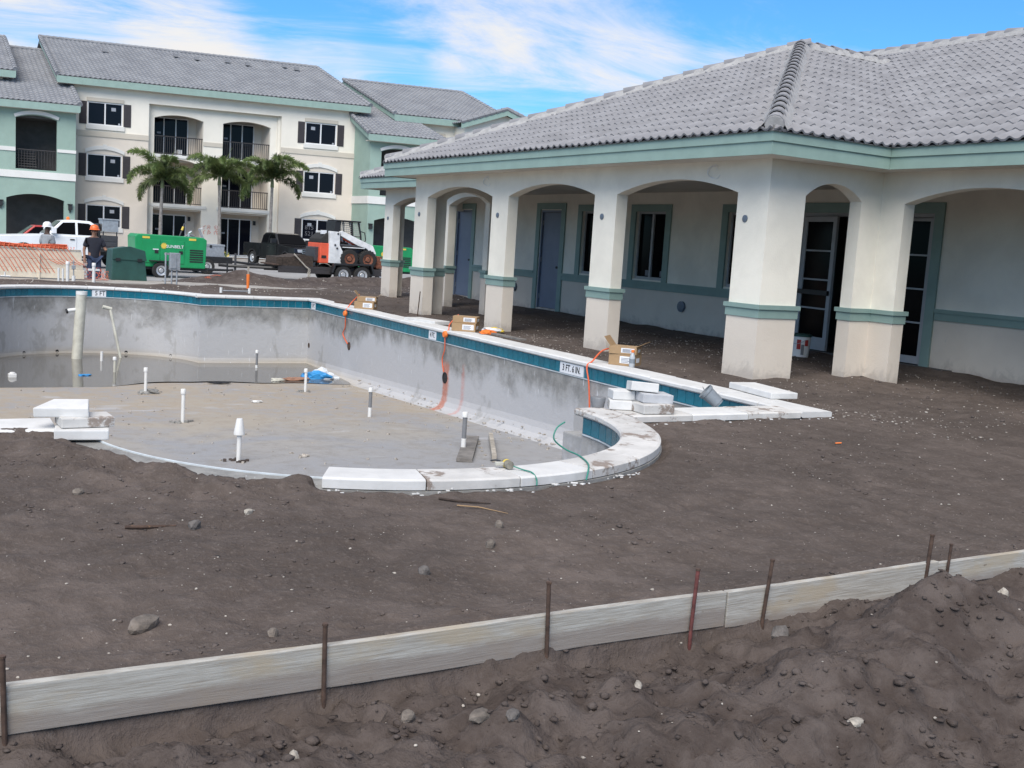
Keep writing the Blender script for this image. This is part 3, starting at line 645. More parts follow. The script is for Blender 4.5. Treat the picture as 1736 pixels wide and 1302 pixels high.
# ------------------------------------------------------------------ clubhouse
club = thing('clubhouse', 'single storey cream clubhouse with arched arcade and grey tiled hip roof beside the pool', 'building', (-15.8, 12, 0))
FX = lambda a, d, z: (a, d, z)          # wall along x, depth along +y
FY = lambda a, d, z: (d, a, z)          # wall along y
ZS, RISE, ZE = 2.464, .20, 2.89
T = .205
# spandrels with the arches (upper wall), one per face
def spandrel(a0, a1, d0, holes, fn, t=T):
    mb = MB(); wall(mb, a0, a1, ZS, ZE+.1, d0, d0+t, [(h0, h1, ZS-1, ZS, RISE) for h0, h1 in holes], fn)
    return mb.build('arcade_wall', M['stucco_white'], club)
X = dict(c1=(-21.09, -20.50), c2=(-17.77, -17.17), c3=(-14.44, -13.84), k=(-11.10, -10.51))
spandrel(-21.09, -10.51, 10.0, [(-20.50, -17.77), (-17.17, -14.44), (-13.84, -11.10)], FX)
spandrel(10.0+T, 12.10+T, -10.51-T, [(10.65, 11.71)], FY)
spandrel(10.0+T, 12.10+T, -21.09, [(10.65, 11.71)], FY)
spandrel(-10.51, -2.0, 12.10, [(-10.11, -7.67), (-7.05, -4.6)], FX)
spandrel(-27.40, -21.09, 12.10, [(-26.85, -24.20), (-23.60, -21.50)], FX)
spandrel(12.10+T, 14.4, -27.40, [(12.6, 13.9)], FY)
# piers: shaft, capped sage band, beige plinth; L-shaped in plan where two arcades meet
def pier(poly, e=.028):
    """poly: counter-clockwise plan outline with right angles"""
    def off(d):
        n = len(poly); r = []
        for i in range(n):
            a, b0, c0 = Vector(poly[i-1]), Vector(poly[i]), Vector(poly[(i+1) % n]); t1 = (b0-a).normalized(); t2 = (c0-b0).normalized(); r.append(tuple(b0+Vector((t1.y, -t1.x))*d+Vector((t2.y, -t2.x))*d))
        return r
    def pr(name, d, z0, z1, mat, par): return MB().prism(off(d), lambda x, y: (x, y, z0), lambda x, y: (x, y, z1)).build(name, mat, par)
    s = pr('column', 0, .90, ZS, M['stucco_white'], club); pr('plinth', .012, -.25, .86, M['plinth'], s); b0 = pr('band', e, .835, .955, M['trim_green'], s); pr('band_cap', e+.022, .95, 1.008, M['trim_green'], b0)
R4 = lambda x0, y0, x1, y1: [(x0, y0), (x1, y0), (x1, y1), (x0, y1)]
for k in ('c2', 'c3'): pier(R4(X[k][0], 10, X[k][1], 10+T))
pier([(-21.09, 10), (-20.50, 10), (-20.50, 10+T), (-21.09+T, 10+T), (-21.09+T, 10.65), (-21.09, 10.65)])
pier([(-11.10, 10), (-10.51, 10), (-10.51, 10.65), (-10.51-T, 10.65), (-10.51-T, 10+T), (-11.10, 10+T)])
pier([(-10.51-T, 11.71), (-10.51, 11.71), (-10.51, 12.10), (-10.11, 12.10), (-10.11, 12.10+T), (-10.51-T, 12.10+T)])
pier([(-21.09, 11.71), (-21.09+T, 11.71), (-21.09+T, 12.10+T), (-21.50, 12.10+T), (-21.50, 12.10), (-21.09, 12.10)])
pier([(-27.40, 12.10), (-26.85, 12.10), (-26.85, 12.10+T), (-27.40+T, 12.10+T), (-27.40+T, 12.6), (-27.40, 12.6)]); pier(R4(-24.20, 12.10, -23.60, 12.10+T)); pier(R4(-7.67, 12.10, -7.05, 12.10+T)); pier(R4(-4.6, 12.10, -2.0, 12.10+T))
# back wall behind the arcades with door and window openings
BY = 14.4
WIN = [(-21.22, -20.18), (-19.14, -18.10), (-16.18, -15.14)]           # windows
DOOR = [(-23.04, -22.12), (-27.55, -26.63)]
SF = (-14.24, -11.40)                                                  # glazed entrance
ZH = 2.49
holes = [(a, b0, 1.045, ZH, 0) for a, b0 in WIN]+[(a, b0, .11, 2.51, 0) for a, b0 in DOOR]+[(SF[0], SF[1], .08, ZH, 0)]
def band_split(z0, z1, mat, name):
    mb = MB(); wall(mb, -28.0, -2.0, z0, z1, BY, BY+.2, [(h[0], h[1], max(z0, h[2]), min(z1, h[3]), 0) for h in holes if h[2] < z1 and h[3] > z0], FX); return mb.build(name, mat, club)
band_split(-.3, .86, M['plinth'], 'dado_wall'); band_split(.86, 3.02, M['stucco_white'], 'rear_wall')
mb = MB(); cuts = sorted([(a-.19, b0+.19) for a, b0 in DOOR+[SF]]); x = -28.0; cp = MB()
for a, b0 in cuts+[(-2.0, 0)]:
    if a > x: mb.box((x, BY-.03, .835), (a, BY-.001, .955)); cp.box((x, BY-.052, .95), (a, BY-.001, 1.008))
    x = b0
bw = mb.build('wall_band', M['trim_green'], club); cp.build('band_cap', M['trim_green'], bw)
# end walls and a dim room behind, so that the open doorway is dark
mb = MB(); mb.box((-28.0, BY, -.3), (-27.8, 25, 3.0)); mb.box((-2.2, 12.2, -.3), (-2.0, 25, 3.0)); mb.box((-28, 24.8, -.3), (-2, 25, 3.0)); mb.build('end_wall', M['stucco_white'], club)
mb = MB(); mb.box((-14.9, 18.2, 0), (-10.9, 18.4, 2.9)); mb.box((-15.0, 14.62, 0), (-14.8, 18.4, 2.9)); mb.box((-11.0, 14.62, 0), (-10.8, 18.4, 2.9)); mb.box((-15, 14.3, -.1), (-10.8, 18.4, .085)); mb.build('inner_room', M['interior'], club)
# ceiling of the arcades and soffit under the eaves
mb = MB(); mb.box((-21.55, 9.5, ZE), (-10.05, 11.7, ZE+.05)); mb.box((-27.95, 11.7, ZE), (-2.0, 14.4, ZE+.05)); mb.box((-27.95, 14.4, ZE+.001), (-2, 18, ZE+.05)); mb.build('soffit', M['soffit'], club)
# windows: sage surround, white frame, two panes
def window_unit(x0, x1, z0, z1, split=True):
    s = MB()
    s.box((x0-.17, BY-.035, z0-.04), (x0, BY-.001, z1+.15)); s.box((x1, BY-.035, z0-.04), (x1+.17, BY-.001, z1+.15)); s.box((x0-.0, BY-.035, z1), (x1, BY-.001, z1+.15))
    w = s.build('window_surround', M['trim_green'], club)
    f = MB(); yy = (BY+.06, BY+.12); t = .045
    f.box((x0, yy[0], z0), (x0+t, yy[1], z1)); f.box((x1-t, yy[0], z0), (x1, yy[1], z1)); f.box((x0+t, yy[0], z1-t), (x1-t, yy[1], z1)); f.box((x0+t, yy[0]-.03, z0), (x1-t, yy[1], z0+t*1.3))
    xm = (x0+x1)/2; f.box((xm-.03, yy[0]-.01, z0+t*1.3), (xm+.03, yy[1]-.01, z1-t)); fo = f.build('window_frame', M['door_metal'], w)
    for a, b0 in ((x0+t, xm-.03), (xm+.03, x1-t)):
        MB().box((a, yy[0]+.03, z0+t*1.3), (b0, yy[0]+.036, z1-t)).build('pane', M['glass'], w)
        MB().box((b0-.16, yy[0]+.026, z0+t*1.3+.02), (b0-.05, yy[0]+.029, z0+.20)).build('sticker', M['label_dim'], w)
M['label_dim'] = pal('grey_sticker', (.20, .20, .22), .7, .05, 5)
for a, b0 in WIN: window_unit(a, b0, 1.045, ZH)
# steel doors
for x0, x1 in DOOR:
    s = MB(); s.box((x0-.19, BY-.035, -.05), (x0-.02, BY-.001, 2.68)); s.box((x1+.02, BY-.035, -.05), (x1+.19, BY-.001, 2.68)); s.box((x0-.02, BY-.035, 2.53), (x1+.02, BY-.001, 2.68))
    sr = s.build('door_surround', M['trim_green'], club)
    f = MB(); f.box((x0, BY+.0, .1), (x0+.045, BY+.15, 2.51)); f.box((x1-.045, BY, .1), (x1, BY+.15, 2.51)); f.box((x0+.045, BY, 2.46), (x1-.045, BY+.15, 2.51)); f.build('door_frame', M['door_blue'], sr)
    d = MB().box((x0+.05, BY+.045, .12), (x1-.05, BY+.09, 2.455)).build('door', M['door_blue'], club, bevel=.004)
    MB().tube([(x1-.12, BY+.045, 1.13), (x1-.12, BY+.0, 1.13)], [.025, .03], 10).build('door_knob', M['black'], d)
    for z in (.4, 1.3, 2.2): MB().box((x0+.035, BY+.02, z-.06), (x0+.06, BY+.05, z+.06)).build('hinge', M['steel'], d)
# glazed entrance: sage surround, white stiles, left leaf ajar with push bar, dark opening, fixed right light
s = MB(); s.box((SF[0]-.02, BY-.035, ZH), (SF[1]+.17, BY-.001, ZH+.17)); s.box((SF[1], BY-.035, -.05), (SF[1]+.17, BY-.001, ZH)); s.box((SF[0]-.19, BY-.035, -.05), (SF[0]-.02, BY-.001, ZH+.17)); sfp = s.build('entrance_surround', M['trim_green'], club)
f = MB(); f.box((SF[0], BY+.02, ZH-.06), (SF[1], BY+.12, ZH)); f.box((SF[0], BY+.02, .08), (SF[0]+.06, BY+.12, ZH-.06)); f.box((SF[1]-.06, BY+.02, .08), (SF[1], BY+.12, ZH-.06)); f.box((-12.30, BY+.02, .08), (-12.24, BY+.12, ZH-.06)); f.box((SF[0], BY-.08, .0), (SF[1], BY+.1, .08)); f.build('entrance_frame', M['door_metal'], sfp)
def leaf(x0, x1, y, z0, z1, name, rot=0.0, stile=.09, bot=.22, bar=True):
    fn = lambda px, py, pz: (x0+(px-x0)*math.cos(rot)-(py-y)*math.sin(rot), y+(px-x0)*math.sin(rot)+(py-y)*math.cos(rot), pz)
    m1 = MB(); m1.box((x0, y, z0), (x0+stile, y+.05, z1), fn=fn); m1.box((x1-stile, y, z0), (x1, y+.05, z1), fn=fn); m1.box((x0+stile, y, z1-stile), (x1-stile, y+.05, z1), fn=fn); m1.box((x0+stile, y, z0), (x1-stile, y+.05, z0+bot), fn=fn)
    H = z1-stile-z0-bot; o = m1.build(name, M['door_metal'], sfp)
    for i in range(1, 4): z = z0+bot+H*i/4; MB().box((x0+stile, y+.008, z-.014), (x1-stile, y+.042, z+.014), fn=fn).build('glazing_bar', M['door_metal'], o)
    for i in range(4): MB().box((x0+stile, y+.022, z0+bot+H*i/4+(.014 if i else 0)), (x1-stile, y+.028, z0+bot+H*(i+1)/4-(.014 if i < 3 else 0)), fn=fn).build('pane', M['glass'], o)
    if bar: MB().box((x0+.03, y-.06, 1.06), (x1-.02, y-.012, 1.14), fn=fn).build('push_bar', M['black'], o)
leaf(-14.16, -13.30, BY-.02, .10, ZH-.07, 'glass_door', math.radians(-7))
leaf(-12.23, -11.47, BY+.04, .10, ZH-.07, 'side_light', 0, .05, .12, False)
# fascia boards: lower board and a slimmer upper board set proud
def fascia(pts):
    for i in range(len(pts)-1):
        (x0, y0), (x1, y1) = pts[i], pts[i+1]; d = Vector((x1-x0, y1-y0)).normalized(); nrm = Vector((d.y, -d.x))   # outward on the right of travel
        for nm, o0, o1, z0, z1 in (('fascia_board', -.028, 0, ZE-.012, 3.045), ('drip_board', -.028, .022, 3.035, 3.158)):
            e0 = .0 if i == 0 else 0; q = [(x0+nrm.x*o0, y0+nrm.y*o0), (x0+nrm.x*o1-0*d.x, y0+nrm.y*o1), (x1+nrm.x*o1, y1+nrm.y*o1), (x1+nrm.x*o0, y1+nrm.y*o0)]
            ext = o1+.001; q[1] = (q[1][0]-d.x*ext*SGN0[i], q[1][1]-d.y*ext*SGN0[i]); q[2] = (q[2][0]+d.x*ext*SGN1[i], q[2][1]+d.y*ext*SGN1[i])
            MB().prism(q, lambda x, y: (x, y, z0), lambda x, y: (x, y, z1)).build(nm, M['fascia'], club)
EXL, EXR, EY, EY2, EXW = -21.60, -10.0, 9.49, 11.60, -27.97
SGN0 = [1, 1, -1, 1, 1, -1, 1]; SGN1 = [1, -1, 1, 1, -1, 1, 1]
SGN0 = [0, 1, -1, 1, 1, -1, 0]; SGN1 = [1, -1, 1, 1, -1, 0, 0]
fascia([(EXW, 24), (EXW, EY2), (EXL, EY2), (EXL, EY), (EXR, EY), (EXR, EY2), (-1.5, EY2)])

# ------------------------------------------------------------------ tiled roof
ZT = 3.15; APX = Vector((-15.5, 15.2, 5.62)); RJ = Vector((-15.5, 17.48, 5.62)); EDG = .05
E_ = dict(fl=Vector((EXL, EY-EDG, ZT)), fr=Vector((EXR+EDG, EY-EDG, ZT)), ir=Vector((EXR+EDG, EY2-EDG, ZT)), il=Vector((EXL, EY2-EDG, ZT)), wr=Vector((-1.5, EY2-EDG, ZT)), wl=Vector((EXW-EDG, EY2-EDG, ZT)), wb=Vector((EXW-EDG, 25.4, ZT)))
RG0, RG1 = Vector((-21.1, 18.5, 6.05)), Vector((-1.5, 18.5, 6.05))
deck = MB()
planes = [(E_['fl'], E_['fr'], [E_['fl'], E_['fr'], APX], 'front'), (E_['fr'], E_['ir'], [E_['fr'], E_['ir'], RJ, APX], 'right'), (E_['ir'], E_['wr'], [E_['ir'], E_['wr'], RG1, RG0, RJ], 'main'),
          (E_['il'], E_['fl'], [E_['il'], E_['fl'], APX, RJ], 'left'), (E_['wl'], E_['il'], [E_['wl'], E_['il'], RJ, RG0], 'mainl'), (E_['wb'], E_['wl'], [E_['wb'], E_['wl'], RG0], 'hipl')]
for p0, p1, pol, nm in planes: deck.add([tuple(p) for p in pol], [tuple(range(len(pol)))])
deck.add([tuple(RG0), tuple(RG1), (-1.5, 25.4, ZT), (EXW-EDG, 25.4, ZT)], [(0, 1, 2, 3)])
roof = deck.build('roof', M['roof'], club, recalc=False)
def tile_geo(w=.36, L_=.42, n=16, waves=2, amp=.038, lift=.024):
    vs = []; fs = []
    for i in range(n+1):
        e = w*i/n; z = amp*(.5-.5*math.cos(2*PI*waves*i/n))**1.7
        vs += [(e, 0, z+lift-.026), (e, 0, z+lift), (e, L_, z+.004)]
    for i in range(n): a = 3*i; fs += [(a, a+3, a+4, a+1), (a+1, a+4, a+5, a+2)]
    return vs, fs
TV, TF = tile_geo()
tile_me = bpy.data.meshes.new('roof_tile'); tile_me.from_pydata(TV, [], TF); tile_me.materials.append(M['roof'])
CAMP = Vector((0, 0, 1.55)); EXPO = .375; TW = .36
full, cut = [], []
for p0, p1, pol, nm in planes:
    E1 = (p1-p0).normalized(); Nn = (pol[1]-pol[0]).cross(pol[2]-pol[0]).normalized(); Nn = Nn if Nn.z > 0 else -Nn; S1 = Nn.cross(E1).normalized(); S1 = S1 if S1.z > 0 else -S1
    p2 = [((q-p0).dot(E1), (q-p0).dot(S1)) for q in pol]
    vis = Nn.dot(CAMP-p0) > 0
    if not vis or nm == 'hipl': continue
    emin = min(q[0] for q in p2); emax = max(q[0] for q in p2); smax = max(q[1] for q in p2); ar = sum(p2[i][0]*p2[(i+1) % len(p2)][1]-p2[(i+1) % len(p2)][0]*p2[i][1] for i in range(len(p2))); sg = 1 if ar > 0 else -1
    edges = [(Vector(p2[i]), Vector(p2[(i+1) % len(p2)])) for i in range(len(p2))]
    if nm == 'main':   # concave only at the junction: treat as convex pieces by clipping against the valley and the ridge lines alone
        edges = [(Vector(p2[0]), Vector(p2[1])), (Vector(p2[1]), Vector(p2[2])), (Vector(p2[2]), Vector(p2[3])), (Vector(p2[4]), Vector(p2[0]))]
    if nm == 'mainl': edges = [(Vector(p2[0]), Vector(p2[1])), (Vector(p2[1]), Vector(p2[2])), (Vector(p2[3]), Vector(p2[0]))]
    def dist(pt, ed): a_, b0 = ed; d = (b0-a_).normalized(); return (d.x*(pt.y-a_.y)-d.y*(pt.x-a_.x))*sg
    j = 0
    while j*EXPO < smax-.05:
        e0 = emin-TW*.5*0
        k = 0
        while emin+k*TW < emax:
            o = Vector((emin+k*TW, j*EXPO)); k += 1
            cs = [o+Vector(c) for c in ((0, 0), (TW, 0), (TW, .42), (0, .42))]
            ds = [[dist(c, ed) for c in cs] for ed in edges]
            if any(max(d) < .02 for d in ds): continue
            crossing = [ed for ed, d in zip(edges, ds) if min(d) < -.005]
            M4 = Matrix((( E1.x, S1.x, Nn.x, 0), (E1.y, S1.y, Nn.y, 0), (E1.z, S1.z, Nn.z, 0), (0, 0, 0, 1))); wp = p0+E1*o.x+S1*o.y+Nn*.004
            M4 = Matrix.Translation(wp) @ M4
            dcam = (wp-CAMP).length
            crossing = [ed for ed in crossing if not (abs(ed[0].y) < .01 and abs(ed[1].y) < .01)]
            (cut if crossing else full).append((dcam, M4, o, crossing, sg))
        j += 1
full.sort(key=lambda t: t[0])
inv = WM[club.name]
for i, (dcam, M4, o, cr, sg) in enumerate(full[:300]): link('roof_tile', tile_me, roof, inv @ M4 @ Matrix.Translation((random.uniform(-.004, .004), random.uniform(-.006, .006), random.uniform(0, .004))))
rest = MB()
for dcam, M4, o, cr, sg in full[300:]:
    k = M4 @ Matrix.Translation((0, random.uniform(-.006, .006), random.uniform(0, .004))); rest.add([tuple(k @ Vector(v)) for v in TV], TF)
for dcam, M4, o, cr, sg in cut:
    bm = bmesh.new(); vv = [bm.verts.new(v) for v in TV]
    for f_ in TF: bm.faces.new([vv[i] for i in f_])
    for a_, b0 in cr:
        d = (b0-a_).normalized(); nr = Vector((d.y, -d.x))*sg; a2 = a_-o
        bmesh.ops.bisect_plane(bm, geom=bm.verts[:]+bm.edges[:]+bm.faces[:], plane_co=(a2.x, a2.y, 0), plane_no=(nr.x, nr.y, 0), clear_outer=True)
    bm.verts.ensure_lookup_table(); bm.verts.index_update()
    if bm.faces: rest.add([tuple(M4 @ v.co) for v in bm.verts], [tuple(v.index for v in f_.verts) for f_ in bm.faces])
    bm.free()
setting(rest.build('roof_tiles', M['roof'], roof, recalc=False), 'stuff')
# barrel ridge and hip tiles bedded in pale mortar
def barrel_mesh():
    mb = MB(); n = 8
    for y, r, t in ((0, .124, .018), (.44, .102, .016)):
        for i in range(n+1):
            w = PI*i/n-.15+.3*i/n*0; w = -.12+(PI+.24)*i/n
            mb.v.append((r*math.cos(w), y, r*math.sin(w)))
        for i in range(n+1):
            w = -.12+(PI+.24)*i/n; mb.v.append(((r-t)*math.cos(w), y, (r-t)*math.sin(w)))
    k = n+1
    for i in range(n):
        mb.f.append((i, i+1, 2*k+i+1, 2*k+i)); mb.f.append((k+i, i, i+1, k+i+1)[::-1]); mb.f.append((2*k+k+i, 2*k+i, 2*k+i+1, 2*k+k+i+1))
    mb.mi = [0]*len(mb.f); return mb.mesh('ridge_tile', M['roof'], smooth=False)
brm = barrel_mesh(); mort = MB()
def ridge_line(a_, b0, step=.40, lift=.045, cap_end=False):
    d = (b0-a_); Ln = d.length; d = d.normalized(); side = d.cross(Vector((0, 0, 1))).normalized(); upv = side.cross(d); k = int(Ln/step)
    R3 = Matrix(((side.x, d.x, upv.x, 0), (side.y, d.y, upv.y, 0), (side.z, d.z, upv.z, 0), (0, 0, 0, 1)))
    for i in range(k+1):
        if i*step > Ln-.1: break
        link('ridge_tile', brm, roof, inv @ Matrix.Translation(a_+d*(i*step)+upv*lift) @ R3 @ Matrix.Rotation(-.035, 4, 'X'))
    if cap_end: cb = MB(); cb.tube([a_+upv*lift*.9-d*.02, a_+upv*lift*.9+d*.14], [.115, .12], 12); cb.build('hip_end_plug', M['mortar'], roof)
    m_ = 24
    for sd in (-1, 1):
        k0 = len(mort.v)
        for i in range(m_+1):
            q = a_+d*(Ln*i/m_); w = .185+random.uniform(-.03, .03); mort.v.append(tuple(q+upv*(lift+.065)+side*sd*.085)); mort.v.append(tuple(q+side*sd*w+upv*(-.055+.03)))
        for i in range(m_): mort.f.append((k0+2*i, k0+2*i+1, k0+2*i+3, k0+2*i+2)); mort.mi.append(0)
ridge_line(E_['fr']+(APX-E_['fr']).normalized()*.12, APX, cap_end=True); ridge_line(E_['fl']+(APX-E_['fl']).normalized()*.12, APX, cap_end=True); ridge_line(APX, RJ+Vector((0, .3, 0)))
ridge_line(RG0, RG1); ridge_line(E_['wl']+(RG0-E_['wl']).normalized()*.12, RG0, cap_end=True)
mort.build('ridge_mortar', M['mortar'], roof, recalc=False)
# valley flashing
mb = MB(); d = (RJ-E_['ir']).normalized(); s_ = d.cross(Vector((0, 0, 1))).normalized()
mb.add([tuple(E_['ir']+s_*.03+Vector((0,0,.03))), tuple(E_['ir']-s_*.03+Vector((0,0,.03))), tuple(RJ-s_*.03+Vector((0,0,.03))), tuple(RJ+s_*.03+Vector((0,0,.03)))], [(0, 1, 2, 3)]); mb.build('valley_flashing', M['rust'], roof, recalc=False)
# blank cover plates for the lamps on the piers, coach light wire, vents on the dado
def disc(x, y, z, r, dirn, mat, name, t=.012, parent=None):
    q = Vector(dirn).to_track_quat('Z', 'Y').to_matrix().to_4x4()
    return MB().lathe([(r, -.005), (r, t), (r*.85, t+.004), (.002, t+.004)], 18, Matrix.Translation(Vector((x, y, z))) @ q).build(name, mat, parent or club, smooth=True)
M['plate'] = pal('blue_grey_plate', (.115, .145, .185), .4, .05, 4)
for x in (-20.86, -17.53, -14.20, -10.92): disc(x, 10.0, 2.12, .048, (0, -1, 0), M['plate'], 'lamp_cover')
disc(-27.17, 12.10, 2.12, .048, (0, -1, 0), M['plate'], 'lamp_cover')
for x, z in ((-17.37, .56), (-24.12, .55), (-27.95+.0, .50)): v_ = disc(x, BY, z, .11, (0, -1, 0), M['plate'], 'dryer_vent', .05)
for x in (-18.0, -11.62):      # dangling wires for lights yet to come
    w = MB()
    for k in range(3):
        pts = [(x+.10*math.cos(a_)*(1+.2*k)+.02*k, 9.985-.02*math.sin(a_*2+k), 2.75+.075*math.sin(a_)*(1+.15*k)) for a_ in np.linspace(.3+k*.5, 4.6+k*.6, 14)]; w.tube(pts, .004, 5)
    w.build('loose_wire', M['label'], club)
# ------------------------------------------------------------------ three storey apartment building across the parking lot
AO = Vector((-74.92, 21.6, 0)); AA = math.radians(77.5); AD = Vector((math.cos(AA), math.sin(AA), 0)); AX = Vector((1, 0, 0))
apt = thing('apartment_building', 'three storey cream and sage green apartment building with balconies beyond the parking lot', 'building', tuple(AO))
FA = lambda s, t, z: tuple(AO+AD*s+AX*t+Vector((0, 0, z)))        # along the facade, towards the camera, up
GB = -.5
M['apt_white'] = pal('pale_cream_stucco', (.80, .755, .66), .9, .04, .6); M['apt_beige'] = pal('warm_beige_stucco', (.68, .61, .525), .9, .04, .6); M['apt_band'] = pal('tan_trim_band', (.56, .51, .43), .9, .04, .6)
M['apt_trim'] = pal('white_trim', (.70, .69, .655), .8, .04, 1)
M['roof_far'] = pal('grey_roof_tile_far', (.245, .250, .262), .85, .12, .8, tint=(.195, .20, .215))
def abox(mb, s0, s1, t0, t1, z0, z1): return mb.box((s0, t0, z0), (s1, t1, z1), fn=FA)
def apart(name, mat, parent, *bx):
    mb = MB()
    for q in bx: abox(mb, *q)
    return mb.build(name, mat, parent)
def awall(name, mat, a0, a1, z0, z1, t0, t1, holes, parent=None): mb = MB(); wall(mb, a0, a1, z0, z1, t0, t1, holes, FA); return mb.build(name, mat, parent or apt)
# --- windows
def awin(s0, s1, z0, z1, t=0.0, style='arch', shut=True, parent=None, chalk=False, sill=True):
    w = MB(); fr = .06
    for q in ((s0, s0+fr, z0, z1), (s1-fr, s1, z0, z1), (s0+fr, s1-fr, z1-fr, z1), (s0+fr, s1-fr, z0, z0+fr), ((s0+s1)/2-.04, (s0+s1)/2+.04, z0+fr, z1-fr)): abox(w, q[0], q[1], t-.12, t-.02, q[2], q[3])
    o = w.build('window', M['frame'], parent or apt); sm = (s0+s1)/2
    for k, (a, b0) in enumerate(((s0+fr, sm-.04), (sm+.04, s1-fr))):
        p = apart('pane', M['glass_blue'], o, (a, b0, t-.09, t-.08, z0+fr, z1-fr))
        if k == 0 and chalk:
            for i, tx in enumerate(('815', '521')):
                mw = Matrix.Translation(Vector(FA((a+b0)/2, t-.070, z0+.85-.42*i))) @ Matrix.Rotation(AA, 4, 'Z') @ Matrix.Rotation(PI/2, 4, 'X'); text_obj('chalk_number', tx, .42, mw, M['chalk'], o, .001)
    kx = 1 if s0 < 0 else 0
    st = MB(); ax_ = (s0+fr, sm-.04) if not kx else (sm+.04, s1-fr); cx_ = (ax_[0]+ax_[1])/2; abox(st, cx_-.14, cx_+.14, t-.078, t-.074, z1-.50, z1-.28); abox(st, s1-.25, s1-.13, t-.078, t-.074, z0+.08, z0+.2); st.build('sticker', M['sticker'], o)
    if shut:
        for a, b0 in ((s0-.52, s0-.06), (s1+.06, s1+.52)):
            sh = apart('shutter', M['shutter'], parent or apt, (a, b0, t-.01, t+.035, z0, z1))
            lv = MB()
            for i in range(10): zz_ = z0+.08+(z1-z0-.16)*i/10; abox(lv, a+.05, b0-.05, t+.03, t+.05, zz_, zz_+.07)
            setting(lv.build('louvres', M['shutter'], sh), 'stuff')
    if sill: apart('window_sill', M['apt_trim'], parent or apt, (s0-.12, s1+.12, t-.02, t+.09, z0-.30, z0-.01))
    if style == 'arch':
        mb = MB(); a1 = arc_pts(s0-.14, s1+.14, z1+.28, .30, 12); a2 = arc_pts(s0-.14, s1+.14, z1+.06, .26, 12)
        mb.prism(a1+a2[::-1], lambda s, z: FA(s, t-.01, z), lambda s, z: FA(s, t+.08, z)); abox(mb, sm-.12, sm+.12, t, t+.10, z1+.36, z1+.66); mb.build('window_arch', M['apt_trim'], parent or apt)
    elif style == 'lintel': apart('lintel', M['apt_band'], parent or apt, (s0-.06, s1+.06, t-.01, t+.07, z1+.04, z1+.27))
M['sticker'] = pal('window_sticker', (.34, .36, .40), .7, .05, 5); M['chalk'] = pal('window_chalk', (.12, .12, .13), .9, .05, 5)
ST = (1.17, 4.48, 7.84); H_ = 1.46
cream_holes = []
for s0 in (-9.32, 4.84):
    for k, z in enumerate(ST): cream_holes.append((s0, s0+2.16, z, z+H_, 0))
L_, R_ = (-5.05, -1.88), (-.58, 2.60)
bal = [(a, b0, 6.32, 8.70, .26) for a, b0 in (L_, R_)]+[(a, b0, 3.02, 5.62, .42) for a, b0 in (L_, R_)]+[(a, b0, -.28, 2.72, 0) for a, b0 in (L_, R_)]
SP = 7.06
def split(a0, a1, t0, t1, holes, zt=10.4):
    for z0, z1, mt, nm in ((GB-.2, SP, M['apt_beige'], 'lower_wall'), (SP, zt, M['apt_white'], 'upper_wall')):
        hs = [(h[0], h[1], max(h[2], z0), h[3], h[4]) if h[3]+h[4] <= z1+1e-6 else (h[0], h[1], max(h[2], z0), z1, 0) for h in holes if h[2] < z1 and h[3]+h[4] > z0]
        awall(nm, mt, a0, a1, z0, z1, t0, t1, hs)
split(-10.3, -5.5, -.3, 0, cream_holes); split(3.2, 8.4, -.3, 0, cream_holes)
awall('upper_wall', M['apt_white'], -5.5, 3.2, 9.52, 10.4, -.3, 0, [])                      # the head of the shallow recess
awall('balcony_wall', M['apt_white'], -5.5, 3.2, GB-.2, 9.52, -.75, -.45, bal)
apart('reveal', M['apt_white'], apt, (-5.5, -5.35, -.45, -.3, GB, 9.5)); apart('reveal', M['apt_white'], apt, (3.05, 3.2, -.45, -.3, GB, 9.5)); apart('reveal', M['apt_white'], apt, (-5.5, 3.2, -.46, -.3, 9.52, 10.4))
apart('belt_course', M['apt_band'], apt, (-10.25, -5.5, -.01, .05, 7.08, 7.42)); apart('belt_course', M['apt_band'], apt, (3.2, 8.45, -.01, .05, 7.08, 7.42)); apart('belt_course', M['apt_band'], apt, (-1.87, -.59, -.46, -.41, 7.08, 7.36))
for s0 in (-9.32, 4.84):
    for k, z in enumerate(ST): awin(s0, s0+2.16, z, z+H_, 0, 'lintel' if k == 2 else 'arch', chalk=(k == 0 and s0 > 0))
